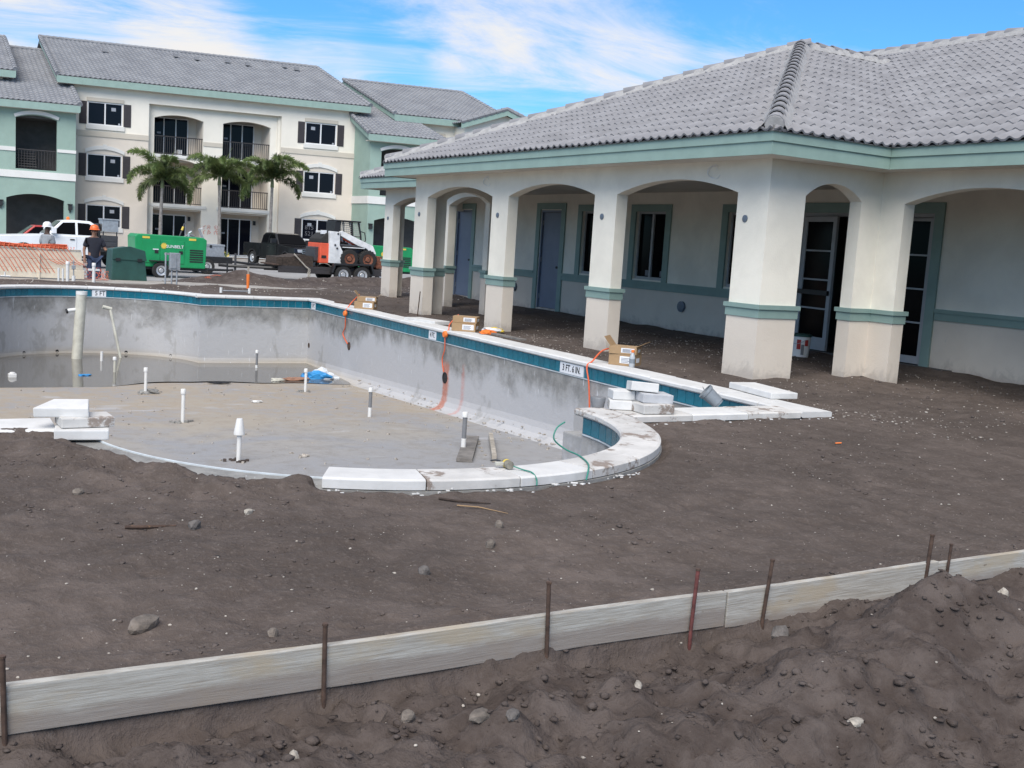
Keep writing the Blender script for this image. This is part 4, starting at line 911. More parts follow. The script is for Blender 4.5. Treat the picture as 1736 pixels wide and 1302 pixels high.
# balconies: floor slab, back wall, sliding doors, railing
for a, b0 in (L_, R_):
    for k, zf in enumerate((-.28, 3.02, 6.32)):
        apart('balcony_floor', M['apt_trim'], apt, (a-.3, b0+.3, -2.6, -.44 if k == 0 else -.40, zf-.2, zf)); apart('balcony_back', M['apt_beige'], apt, (a-.3, b0+.3, -2.7, -2.5, zf, zf+3.1)); apart('balcony_side', M['apt_beige'], apt, (b0+.02, b0+.3, -2.5, -.75, zf, zf+3.1)); apart('balcony_side', M['apt_beige'], apt, (a-.3, a-.02, -2.5, -.75, zf, zf+3.1))
        if k: apart('balcony_ceiling', M['apt_beige'], apt, (a-.3, b0+.3, -2.5, -.76, zf-.42, zf-.21))
        d0, d1 = a+.25, b0-.55; n_ = 3; zt = zf+2.55; f = MB()
        for i in range(n_+1): x = d0+(d1-d0)*i/n_; abox(f, x-.035, x+.035, -2.49, -2.40, zf+.02, zt)
        abox(f, d0, d1, -2.49, -2.40, zt, zt+.07); abox(f, d0, d1, -2.49, -2.40, zf, zf+.06); sd_ = f.build('sliding_door', M['frame'], apt)
        for i in range(n_): apart('pane', M['glass_blue'], sd_, (d0+(d1-d0)*i/n_+.035, d0+(d1-d0)*(i+1)/n_-.035, -2.46, -2.45, zf+.06, zt))
        apart('sticker', M['sticker'], sd_, (d0+.35, d0+.6, -2.445, -2.44, zf+1.5, zf+1.62))
        if k:
            r = MB()
            for i in range(23): x = a+.06+(b0-a-.12)*i/22; abox(r, x-.014, x+.014, -.62, -.59, zf+.08, zf+1.18)
            abox(r, a, b0, -.64, -.57, zf+1.18, zf+1.24); abox(r, a, b0, -.63, -.58, zf+.06, zf+.11); r.build('railing', M['rail'], apt)
        else:
            q = MB(); abox(q, b0-.40, b0-.24, -2.5, -2.36, 1.95, 2.25); q.build('wall_lamp', M['black'], apt)
apart('paint_bucket', M['white'], apt, (-3.42, -3.12, -1.2, -.9, 6.32, 6.72))
# red spray scribble on the pier between the ground floor doors
rg = random.Random(4)
for cx_ in (-1.65, -1.45, -1.30, -.92, -.78):
    for k in range(2):
        g = MB(); z = 1.62-.34*k; pts = [FA(cx_+rg.uniform(-.09, .09), -.44, z+.26*i/4*(1 if k else 1)-.13+rg.uniform(-.05, .05)) for i in range(5)]; g.tube(pts, .014, 4); g.build('spray_marking', M['orange'], apt)
# --- tiled roofs
def aroof(pts_map, ncol, nrow, name='roof_tiles', wave=.34, parent=None):
    """pts_map(a, b) with a 0..1 along the eave and b 0..1 up the slope -> (s, t, z); courses with rolled tiles"""
    mb = MB(); per = 6; W = ncol*per
    for j in range(nrow):
        k = len(mb.v)
        for e, lift in ((0, .0), (0, .06), (1, 0.0)):
            for i in range(W+1):
                s, t, z = pts_map(i/W, (j+e)/nrow); mb.v.append(FA(s, t, z+.055*(.5-.5*math.cos(2*PI*i/per))+lift))
        n_ = W+1
        for e in (0, 1):
            for i in range(W): mb.f.append((k+e*n_+i, k+e*n_+i+1, k+(e+1)*n_+i+1, k+(e+1)*n_+i)); mb.mi.append(0)
    return setting(mb.build(name, M['roof_far'], parent or apt, recalc=False), 'stuff')
def gable(e0, e1, te, ze, r0, r1, tr, zr, rake_l=True, rake_r=True, nrow=None, back=True):
    """eave from s=e0..e1 at depth te, ridge from r0..r1 at depth tr"""
    pm = lambda a, b0: ((e0+(e1-e0)*a)*(1-b0)+(r0+(r1-r0)*a)*b0, te+(tr-te)*b0, ze+(zr-ze)*b0)
    Ls = math.hypot(te-tr, zr-ze); aroof(pm, int(abs(e1-e0)/.30), nrow or int(Ls/.38))
    dk = MB(); dk.add([FA(e0, te, ze-.02), FA(e1, te, ze-.02), FA(r1, tr, zr-.02), FA(r0, tr, zr-.02)], [(0, 1, 2, 3)])
    if back: dk.add([FA(r0, tr, zr-.02), FA(r1, tr, zr-.02), FA(e1, 2*tr-te, ze-.02), FA(e0, 2*tr-te, ze-.02)], [(0, 1, 2, 3)]); 
    dk.build('roof_deck', M['roof_far'], apt, recalc=False)
    f = MB(); abox(f, e0, e1, te-.03, te, ze-.46, ze-.03); f.build('fascia_board', M['fascia'], apt)
    sf = MB(); abox(sf, e0+.05, e1-.05, te-.7, te-.03, ze-.46, ze-.42); sf.build('soffit', M['soffit'], apt)
    for on, ee, rr, dx in ((rake_l, e0, r0, -.03), (rake_r, e1, r1, .03)):
        if on:
            k = MB(); k.prism([(ee, te, ze-.40), (ee, te, ze+.02), (rr, tr, zr+.02), (rr, tr, zr-.40)], lambda s, t, z: FA(s, t, z), lambda s, t, z: FA(s+dx, t, z)); k.build('rake_board', M['fascia'], apt)
            c = MB(); nn_ = int(Ls/.42)
            for i in range(nn_):
                b0 = i/nn_; b1 = (i+1.08)/nn_; P = lambda b: Vector(FA(ee+(rr-ee)*b, te+(tr-te)*b, ze+(zr-ze)*b+.07)); c.tube([P(b0), P(b1)], [.17, .13], 7)
            setting(c.build('rake_tiles', M['roof_far'], apt), 'stuff')
    c = MB(); nn_ = int(abs(r1-r0)/.42)
    for i in range(nn_): c.tube([FA(r0+(r1-r0)*i/nn_, tr, zr+.05), FA(r0+(r1-r0)*(i+1.06)/nn_, tr, zr+.05)], [.15, .12], 7)
    setting(c.build('ridge_tiles', M['roof_far'], apt), 'stuff')
gable(-11.25, 9.1, .62, 10.72, -11.25, 8.15, -8.0, 14.18)
apart('gable_wall', M['apt_beige'], apt, (-10.3, -10.0, -16, -.3, GB, 10.4)); apart('gable_wall', M['apt_beige'], apt, (8.1, 8.4, -16, -.3, GB, 10.4))
for s0, s1 in ((-10.3, -10.05), (7.85, 8.1)): MB().prism([(.4, 10.4), (-8.0, 13.8), (-16, 10.4)], lambda t, z: FA(s0, t, z), lambda t, z: FA(s1, t, z)).build('gable_end', M['apt_beige'], apt)
# roof vents
for s, b0 in ((-7.5, .72), (-2.6, .80), (-1.2, .78), (1.0, .80), (2.4, .78), (5.2, .84), (6.0, .80)): t = .62-8.62*b0; z = 10.72+3.6*b0; apart('roof_vent', M['roof_far'], apt, (s, s+.3, t-.2, t+.15, z, z+.22))
# --- green stair bays, left and right of the cream block
def ga(sa, za, t=2.9):  # facade-plane reading -> place on a plane t in front
    k = (78-.976*t)/78; return ((sa+4.9)*k-4.9-.216*t, 1.55+(za-1.55)*k)
TG = 2.9
def gbox(name, mat, sa0, sa1, za0, za1, t0, t1): (a, z0), (b0, z1) = ga(sa0, za0), ga(sa1, za1); return apart(name, mat, apt, (a, b0, t0, t1, z0, z1))
(a0, zt_), (a1, _) = ga(-16.5, 8.62), ga(-10.02, 8.62); h3 = [*ga(-13.63, 4.62), *ga(-11.15, 7.86)]; h1 = [*ga(-14.17, -.3), *ga(-10.68, 2.72)]
awall('stair_wall', M['stucco_green'], a0, a1, GB-.2, zt_, TG-.3, TG, [(h3[0], h3[2], h3[1], h3[3], .22), (h1[0], h1[2], GB, h1[3], .32)])
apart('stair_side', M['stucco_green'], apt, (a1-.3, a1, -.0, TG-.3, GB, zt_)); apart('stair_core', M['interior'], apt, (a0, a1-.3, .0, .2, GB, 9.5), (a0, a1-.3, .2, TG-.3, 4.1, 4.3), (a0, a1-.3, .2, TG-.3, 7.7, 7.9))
for q in ((-14.6, -13.64, 5.72, 5.98), (-11.14, -10.0, 5.84, 6.04)): gbox('string_course', M['apt_trim'], *q, TG-.01, TG+.05)
gbox('string_course', M['apt_trim'], -16.4, -10.0, 4.05, 4.50, TG-.01, TG+.07)
mb = MB(); p_ = arc_pts(h3[0]-.05, h3[2]+.05, h3[3]+.02, .25, 12); p2_ = arc_pts(h3[0]-.12, h3[2]+.12, h3[3]+.20, .30, 12); mb.prism(p2_+p_[::-1], lambda s, z: FA(s, TG-.01, z), lambda s, z: FA(s, TG+.08, z)); mb.build('window_arch', M['apt_trim'], apt)
r = MB(); (ra, rz), (rb, rz2) = ga(-13.6, 4.7), ga(-11.2, 5.85)
for i in range(15): x = ra+(rb-ra)*i/14; abox(r, x-.014, x+.014, TG-.22, TG-.19, rz, rz2)
abox(r, ra, rb, TG-.24, TG-.17, rz2, rz2+.06); r.build('railing', M['rail'], apt)
st_ = MB()
for i in range(8): abox(st_, h3[0]+.2, h3[0]+1.3, TG-.5-.22*i, TG-.28-.22*i, 4.5+.17*i, 4.56+.17*i)
st_.build('stair', M['interior'], apt)
for sa in (-10.34, -14.50):
    s_, z_ = ga(sa, 2.40); q = MB(); abox(q, s_-.10, s_+.10, TG, TG+.22, z_-.22, z_+.10); abox(q, s_-.14, s_+.14, TG, TG+.26, z_+.10, z_+.15); abox(q, s_-.03, s_+.03, TG, TG+.08, z_-.4, z_-.2); q.build('wall_lamp', M['black'], apt)
zE = 1.55+(8.95-1.55)*.958
gable(-19.5, -10.32, 3.5, zE, -19.5, -10.32, -7.2, zE+.42*10.7, False, True, back=False)
# upper left block, only its eave corner in view
gable(-24.5, -13.72, .62, 10.72, -24.5, -13.72, -6.4, 13.65, False, True); awall('upper_wall', M['apt_white'], -24.5, -14.4, 8.6, 10.4, -.3, 0, []); apart('gable_wall', M['apt_white'], apt, (-14.7, -14.4, -12, -.3, 8.6, 10.4))
# right bay
(a0, zt_), (a1, _) = ga(9.45, 8.35), ga(14.3, 8.35); ho = [*ga(10.27, 4.65), *ga(12.75, 7.75)]; h1 = [*ga(9.95, -.3), *ga(13.3, 2.85)]
awall('stair_wall', M['stucco_green'], a0, a1, GB-.2, zt_+.1, TG-.3, TG, [(ho[0], ho[2], ho[1], ho[3], .24), (h1[0], h1[2], GB, h1[3], .3)])
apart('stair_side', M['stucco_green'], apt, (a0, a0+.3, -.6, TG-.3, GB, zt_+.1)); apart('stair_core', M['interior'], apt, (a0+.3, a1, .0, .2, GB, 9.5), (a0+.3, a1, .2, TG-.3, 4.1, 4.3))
mb = MB(); mb.prism([(TG, zt_+.1), (TG, zt_+.35), (-.6, 9.6), (-.6, zt_+.1)], lambda t, z: FA(a0, t, z), lambda t, z: FA(a0+.3, t, z)); mb.build('stair_gable', M['stucco_green'], apt)
gbox('string_course', M['apt_trim'], 9.42, 14.3, 4.02, 4.55, TG-.01, TG+.07); apart('string_course', M['apt_trim'], apt, (a0-.06, a0, -.2, TG, ga(9.4, 4.02)[1], ga(9.4, 4.55)[1]))
mb = MB(); p_ = arc_pts(ho[0]-.05, ho[2]+.05, ho[3]+.02, .27, 12); p2_ = arc_pts(ho[0]-.12, ho[2]+.12, ho[3]+.2, .32, 12); mb.prism(p2_+p_[::-1], lambda s, z: FA(s, TG-.01, z), lambda s, z: FA(s, TG+.08, z)); mb.build('window_arch', M['apt_trim'], apt)
s_, z_ = ga(9.66, 2.45); q = MB(); abox(q, s_-.10, s_+.10, TG, TG+.22, z_-.22, z_+.10); abox(q, s_-.14, s_+.14, TG, TG+.26, z_+.10, z_+.15); q.build('wall_lamp', M['black'], apt)
gable(7.95, 13.6, 3.5, zE-.03, 7.95, 11.6, -4.2, zE+.42*7.7, True, False, back=False)
# far right block with its turned gable
gable(10.86, 20.2, .62, 10.38, 10.0, 19.3, -7.2, 13.38); awall('upper_wall', M['apt_white'], 11.4, 22, 4, 10.2, -.3, 0, [(13.62, 14.8, 7.7, 9.12, 0)]); awin(13.62, 14.8, 7.7, 9.12, 0, 'lintel')
apart('side_wall', M['apt_white'], apt, (15.5, 21.0, -.3, 1.6, 4, 9.9)); mb = MB(); mb.prism([(15.5, 9.9), (18.4, 10.98), (21, 9.9)], lambda s, z: FA(s, 1.4, z), lambda s, z: FA(s, 1.6, z)); mb.build('gable_end', M['apt_white'], apt)
for e0, e1, z0, z1 in ((15.05, 18.4, 10.08, 11.28), (21.6, 18.4, 10.08, 11.28)):
    pm = lambda a, b0: (e0+(e1-e0)*b0, 2.1-5*a, z0+(z1-z0)*b0); aroof(pm, 16, 9)
    k = MB(); k.prism([(e0, z0-.40), (e0, z0), (e1, z1), (e1, z1-.40)], lambda s, z: FA(s, 2.06, z), lambda s, z: FA(s, 2.1, z)); k.build('rake_board', M['fascia'], apt)
    c = MB(); nn_ = 8
    for i in range(nn_): c.tube([FA(e0+(e1-e0)*i/nn_, 2.05, z0+(z1-z0)*i/nn_+.08), FA(e0+(e1-e0)*(i+1.08)/nn_, 2.05, z0+(z1-z0)*(i+1.08)/nn_+.08)], [.17, .13], 7)
    setting(c.build('rake_tiles', M['roof_far'], apt), 'stuff')
# planting bed and kerb at the foot of the building
M['mulch'] = pal('bark_mulch', (.15, .085, .045), .95, .3, 6, .5, 20, .03)
bed = MB(); abox(bed, -12, 9, .05, 3.2, GB-.1, -.36); setting(bed.build('planting_bed', M['mulch']))
kb = MB(); abox(kb, -14, 12, 3.2, 3.4, GB-.1, -.34); setting(kb.build('kerb', M['concrete']))
# ------------------------------------------------------------------ foxtail palms in front of the balconies
def frond_mesh(seed):
    rg = random.Random(seed); V = []; Fc = []; mi = []
    Lf = 2.85; n = 11; pts = []; ang = math.radians(58); p = Vector((.10, 0, 0)); seg = Lf/n
    for i in range(n+1):
        pts.append(p.copy()); p = p+Vector((math.cos(ang), 0, math.sin(ang)))*seg; ang -= math.radians(7.0+rg.uniform(-1, 1.5)+i*.85)
    mb = MB(); mb.tube([tuple(q) for q in pts], [.030-.024*i/n for i in range(n+1)], 5)
    for i in range(2, n*9):
        t = i/9; k = min(n-1, int(t)); q = pts[k].lerp(pts[k+1], t-k); d = (pts[k+1]-pts[k]).normalized(); up = Vector((-d.z, 0, d.x)); sd = Vector((0, 1, 0)); f = t/n
        ln = .54*math.sin(PI*min(1, .20+f*.76))**.7
        for j in range(5):
            w = rg.uniform(0, 2*PI); dr = (sd*math.cos(w)+up*math.sin(w)*.75+d*rg.uniform(.35, .75)).normalized(); dr.z -= .14; e = q+dr*ln*rg.uniform(.7, 1.1); e.z -= .08*ln
            wd = d.cross(dr).normalized()*.5+d*.5; wd = wd.normalized()*.032; m_ = q.lerp(e, .45)+Vector((0, 0, .02))
            k0 = len(mb.v); mb.v += [tuple(q), tuple(m_+wd), tuple(e), tuple(m_-wd)]; mb.f.append((k0, k0+1, k0+2, k0+3)); mb.mi.append(0)
    return mb.mesh('frond', M['leaf'], recalc=False)
FR = [frond_mesh(i) for i in range(4)]
def palm(x, y, zb, hc, lean, seed, label, nf=9, k=1.0, rots=None):
    rg = random.Random(seed); t = thing('palm_tree', label, 'palm tree', (x, y, zb), 0, 'young foxtail palms in front of the apartments')
    mb = MB(); n = 9; P = [Vector((lean*(i/n)**2, lean*.6*(i/n)**2, hc*i/n)) for i in range(n+1)]
    mb.tube([tuple(q) for q in P], [.12-.03*i/n+.010*(i % 2) for i in range(n+1)], 10); mb.build('trunk', M['bark'], t, world=False, smooth=True)
    top = P[-1]; cs = MB(); cs.tube([tuple(top), tuple(top+Vector((0, 0, .35))), tuple(top+Vector((.0, 0, .8)))], [.13, .11, .06], 10); cs.build('crownshaft', M['crownshaft'], t, world=False, smooth=True)
    sp = MB(); sp.tube([tuple(top+Vector((0, 0, .7))), tuple(top+Vector((.05, .35, 1.6))), tuple(top+Vector((.1, .75, 2.5)))], [.035, .025, .006], 5); sp.build('spear_leaf', M['leaf_pale'], t, world=False)
    for i in range(nf):
        az = 2*PI*i/nf*1.0+rg.uniform(-.3, .3); tilt = (-.30, .30, .0, .75)[i % 4]+rg.uniform(-.12, .12); s = rg.uniform(.85, 1.1)*k
        M4 = Matrix.Translation(top+Vector((0, 0, .62))) @ Matrix.Rotation(az, 4, 'Z') @ Matrix.Rotation(tilt, 4, 'Y') @ Matrix.Scale(s, 4); link('frond', FR[(i+seed) % 4], t, M4)
    return t
# ------------------------------------------------------------------ palms, vehicles, people
palm(-73.2, 16.45, -.40, 4.35, .10, 3, 'leftmost foxtail palm, in front of the left balconies with a slim leaning trunk', 11)
palm(-72.3, 20.10, -.40, 4.80, -.12, 8, 'middle foxtail palm, standing before the pier between the balconies', 11)
palm(-71.3, 23.20, -.40, 4.90, .05, 13, 'rightmost foxtail palm, nearest the black pickup and the right hand windows', 11)
# low yellow flowering plants in the bed
def shrub(x, y, seed, label):
    rg = random.Random(seed); t = thing('bedding_plant', label, 'plant', (x, y, -.40), 0, 'low plants in the bed by the apartments'); a = MB(); c = MB()
    for i in range(70):
        w = rg.uniform(0, 2*PI); r = rg.uniform(0, .42); h = rg.uniform(.15, .62)*(1-r*.8); p = Vector((r*math.cos(w), r*math.sin(w), h)); d = Vector((rg.gauss(0, 1), rg.gauss(0, 1), rg.gauss(.4, .6))).normalized()*.10; s = d.cross(Vector((rg.gauss(0, 1), rg.gauss(0, 1), rg.gauss(0, 1)))).normalized()*.05
        (a if i % 4 else c).add([p-d-s*.2, p+s, p+d, p-s], [(0, 1, 2, 3)])
    a.build('foliage', M['leaf'], t, world=False, recalc=False); c.build('flowers', M['yellow'], t, world=False, recalc=False)
for i, (x, y, lb) in enumerate(((-69.4, 18.6, 'low yellow flowering plant left of the middle of the bed, by the black pickup'), (-69.2, 19.5, 'low yellow flowering plant in the bed just behind the pickup bed'), (-69.6, 17.9, 'low leafy plant at the left end of the planting bed'))): shrub(x, y, i, lb)

def fold(mb, poly, w0, w1, z0, z1, sides=(-1, 1)):
    """side profile (x, z) spread to both sides, half width w0 at z0 to w1 at z1"""
    hw = lambda z: w0+(w1-w0)*max(0, min(1, (z-z0)/(z1-z0))); return mb.prism(poly, lambda x, z: (x, -hw(z), z), lambda x, z: (x, hw(z), z))
def side_panel(mb, poly, w0, w1, z0, z1, side, off=.006, th=.012):
    hw = lambda z: w0+(w1-w0)*max(0, min(1, (z-z0)/(z1-z0))); return mb.prism(poly, lambda x, z: (x, side*(hw(z)-th), z), lambda x, z: (x, side*(hw(z)+off), z))
def arched(top, x0, x1, zb, wheels, R, n=8):
    """top: points from x1 (front) back to x0; bottom with wheel arches from x0 to x1"""
    p = list(top)+[(x0, zb)]
    for wx, wz in sorted(wheels):
        h = zb-wz; a = math.asin(max(-1, min(1, h/R))); 
        for i in range(n+1): w = PI-a-(PI-2*a)*i/n; p.append((wx+R*math.cos(w), wz+R*math.sin(w)))
    p.append((x1, zb)); return p
def wheel(t, x, y, z, r, w, side, rim=None, tread=False):
    M4 = Matrix.Translation((x, y, z)) @ Matrix.Rotation(-side*PI/2, 4, 'X')
    o = MB().lathe([(r*.55, -w/2), (r*.93, -w/2), (r, -w*.36), (r, w*.36), (r*.93, w/2), (r*.6, w/2), (r*.58, w*.36)], 24, M4).build('wheel', M['rubber'], t, world=False, smooth=True)
    MB().lathe([(r*.60, w*.30), (r*.60, w*.47), (r*.50, w*.40), (r*.30, w*.34), (r*.22, w*.50), (.01, w*.50)], 20, M4).build('rim', rim or M['rim'], o, world=False, smooth=True)
    if tread:
        mb = MB()
        for i in range(18): a = 2*PI*i/18; mb.box((-.03, -r*1.04, -w*.42), (.05, -r*.97, w*.42), fn=lambda px, py, pz: tuple(M4 @ (Matrix.Rotation(a, 4, 'Z') @ Vector((px+pz*.3, py, pz)))))
        mb.build('tread', M['rubber'], o, world=False)
    return o
def P_(t, name, mat, bevel=0, par=None, smooth=False):
    """decorator-free part builder"""
    mb = MB(); mb.fin = lambda: mb.build(name, mat, par or t, world=False, bevel=bevel, smooth=smooth); return mb

# white service pickup, hood to the left
def pickup(label, loc, rz, paint, service=False, L=3.05):
    t = thing('pickup_truck', label, 'pickup truck', loc, rz)
    WH = ((1.95, .42), (-1.95, .42)); hw = 1.08; par = M[paint]
    b = P_(t, 'body', par, .035)
    fold(b, arched([(2.95, .62), (3.02, .95), (2.92, 1.22), (1.35, 1.34), (.75, 1.36), (-.95, 1.36), (-.98, 1.30)] , -.98, 2.95, .50, [WH[0]], .52), hw, hw*.985, .6, 1.36); body = b.fin()
    if not service:
        b = P_(t, 'cargo_bed', par, .03); fold(b, arched([(-1.0, 1.36), (-3.0, 1.36), (-3.05, 1.2)], -3.03, -1.0, .55, [WH[1]], .52), hw, hw, .6, 1.36); bedp = b.fin()
        b = P_(t, 'tailgate', par, .02); b.box((-3.09, -hw*.9, .7), (-3.04, hw*.9, 1.34)); b.fin()
    cab = [(1.10, 1.35), (.42, 1.98), (-.05, 2.04), (-.72, 2.02), (-.96, 1.86), (-.97, 1.35)]
    b = P_(t, 'cab', par, .04); fold(b, cab, hw*.97, hw*.78, 1.35, 2.04); cb = b.fin()
    for s in (-1, 1):
        w = P_(t, 'side_window', M['glass'], par=cb); side_panel(w, [(.86, 1.41), (.38, 1.90), (-.10, 1.93), (-.10, 1.41)], hw*.97, hw*.78, 1.35, 2.04, s); w.fin()
        w = P_(t, 'side_window', M['glass'], par=cb); side_panel(w, [(-.20, 1.41), (-.20, 1.93), (-.66, 1.91), (-.84, 1.80), (-.84, 1.41)], hw*.97, hw*.78, 1.35, 2.04, s); w.fin()
        d = P_(t, 'door', par, .012, body); d.box((-.14, s*(hw-.02), .62), (.95, s*(hw+.012), 1.33)); dd = d.fin()
        h = P_(t, 'handle', M['black'], par=dd); h.box((-.06, s*(hw+.01), 1.17), (.12, s*(hw+.035), 1.22)); h.fin()
        m_ = P_(t, 'wing_mirror', par if service else M['black'], .02, cb); m_.box((.70, s*(hw*.95), 1.42), (.88, s*(hw+.30), 1.68)); m_.fin()
        hl = P_(t, 'headlight', M['lamp_glass'], .02, body); hl.box((2.86, s*.62-.24, .90), (3.01, s*.62+.40*(s > 0)+.24*(s < 0), 1.14)); hl.fin()
        ar = P_(t, 'wheel_arch', M['black'], par=body)
        for wx, wz in WH[:1 if service else 2]: ar.tube([(wx+.53*math.cos(a), s*(hw-.03), wz+.53*math.sin(a)) for a in np.linspace(.1, PI-.1, 10)], .045, 5)
        ar.fin()
        for wx, wz in WH: wheel(t, wx, s*(hw-.16), wz, .42, .28, s)
    w = P_(t, 'windscreen', M['glass'], par=cb)
    q = [Vector((1.06, 0, 1.40)), Vector((.45, 0, 1.96))]; n = Vector((.63, 0, .68)).normalized()*.02
    w.add([q[0]+n+Vector((0, -.94, 0)), q[0]+n+Vector((0, .94, 0)), q[1]+n+Vector((0, .74, 0)), q[1]+n+Vector((0, -.74, 0))], [(0, 1, 2, 3)]); w.fin()
    g = P_(t, 'grille', M['chrome'], .01, body); g.box((2.94, -.60, .90), (3.03, .60, 1.16)); gr = g.fin()
    g = P_(t, 'grille_mesh', M['black'], par=gr); g.box((3.02, -.55, .93), (3.04, .55, 1.01)); g.box((3.02, -.55, 1.05), (3.04, .55, 1.13)); g.fin()
    bm_ = P_(t, 'bumper', M['chrome'], .03); bm_.box((2.92, -1.06, .48), (3.14, 1.06, .74)); bm_.fin()
    ch = P_(t, 'chassis', M['black']); ch.box((-3.0, -.55, .42), (2.8, .55, .62)); ch.box((-3.0, -.9, .60), (2.85, .9, .9) if False else (2.0, .9, .75)); ch.fin()
    if service:
        d = P_(t, 'flatbed', M['black'], .01); d.box((-3.3, -1.05, .72), (-1.02, 1.05, .86)); d.box((-1.12, -1.0, .86), (-1.03, 1.0, 1.95)); d.fin()
        for x0, z0, z1, nm in ((-1.85, .90, 1.45, 'tool_drawer'), ): 
            d = P_(t, nm, M['dark_steel'], .01); d.box((x0, .35, z0), (-1.15, 1.02, z1)); d.box((x0+.04, 1.02, z0+.08), (-1.2, 1.035, z0+.24)); d.box((x0+.04, 1.02, z0+.30), (-1.2, 1.035, z0+.48)); d.fin()
        d = P_(t, 'tool_box', M['steel'], .015); d.box((-1.86, .25, 1.62), (-1.18, 1.04, 2.16)); d.box((-1.9, .22, 2.12), (-1.15, 1.07, 2.18)); d.fin()
        d = P_(t, 'box_stand', M['black']); 
        for x in (-1.80, -1.24): d.box((x-.02, .98, 1.45), (x+.02, 1.02, 1.62))
        d.fin()
        d = P_(t, 'beacon', M['hiviz'], .01, cb); d.lathe([(.07, 2.03), (.07, 2.12), (.04, 2.16)], 10, Matrix.Translation((.1, .3, 0))); d.fin()
        d = P_(t, 'tail_light', M['mud'], .005); d.box((-.95, 1.03, .80), (-.86, 1.10, 1.02)); d.fin()
    return t
M['lamp_glass'] = pal('lamp_glass', (.45, .47, .50), .15, .05, 5); M['chrome'] = pal('chrome', (.5, .5, .52), .2, .05, 5, metal=.9); M['dark_steel'] = pal('dark_steel', (.05, .05, .055), .5, .1, 8)
pickup('white service pickup with grey tool boxes, its hood pointing left behind the workmen', (-51.05, 7.6, -.5), -PI/2, 'car_white', True)
pickup('black pickup parked nose out in front of the planting bed, left of the skid steer', (-64.2, 21.8, -.5), math.radians(12), 'car_black')
# red car behind the white pickup
def red_car():
    t = thing('parked_car', 'red car half hidden behind the white service pickup by the stair archway', 'car', (-59.6, 7.6, -.5), -PI/2); hw = .98; WH = ((1.45, .36), (-1.45, .36))
    b = P_(t, 'body', M['car_red'], .04); fold(b, arched([(2.3, .6), (2.35, .85), (1.2, 1.08), (-1.4, 1.10), (-2.3, 1.05), (-2.36, .6)], -2.3, 2.3, .35, WH, .44), hw, hw*.95, .5, 1.1); body = b.fin()
    c = P_(t, 'cabin', M['car_red'], .05); fold(c, [(1.15, 1.07), (.45, 1.66), (-1.1, 1.68), (-1.75, 1.09)], hw*.94, hw*.72, 1.07, 1.68); cb = c.fin()
    for s in (-1, 1):
        w = P_(t, 'side_window', M['glass'], par=cb); side_panel(w, [(.95, 1.12), (.42, 1.58), (-.25, 1.60), (-.25, 1.12)], hw*.94, hw*.72, 1.07, 1.68, s); w.fin()
        w = P_(t, 'side_window', M['glass'], par=cb); side_panel(w, [(-.35, 1.12), (-.35, 1.60), (-1.02, 1.60), (-1.48, 1.12)], hw*.94, hw*.72, 1.07, 1.68, s); w.fin()
        for x, z in WH: wheel(t, x, s*(hw-.12), z, .36, .24, s)
    w = P_(t, 'windscreen', M['glass'], par=cb); w.add([(1.13, -.80, 1.13), (1.13, .80, 1.13), (.50, .66, 1.63), (.50, -.66, 1.63)], [(0, 1, 2, 3)]); w.fin()
red_car()
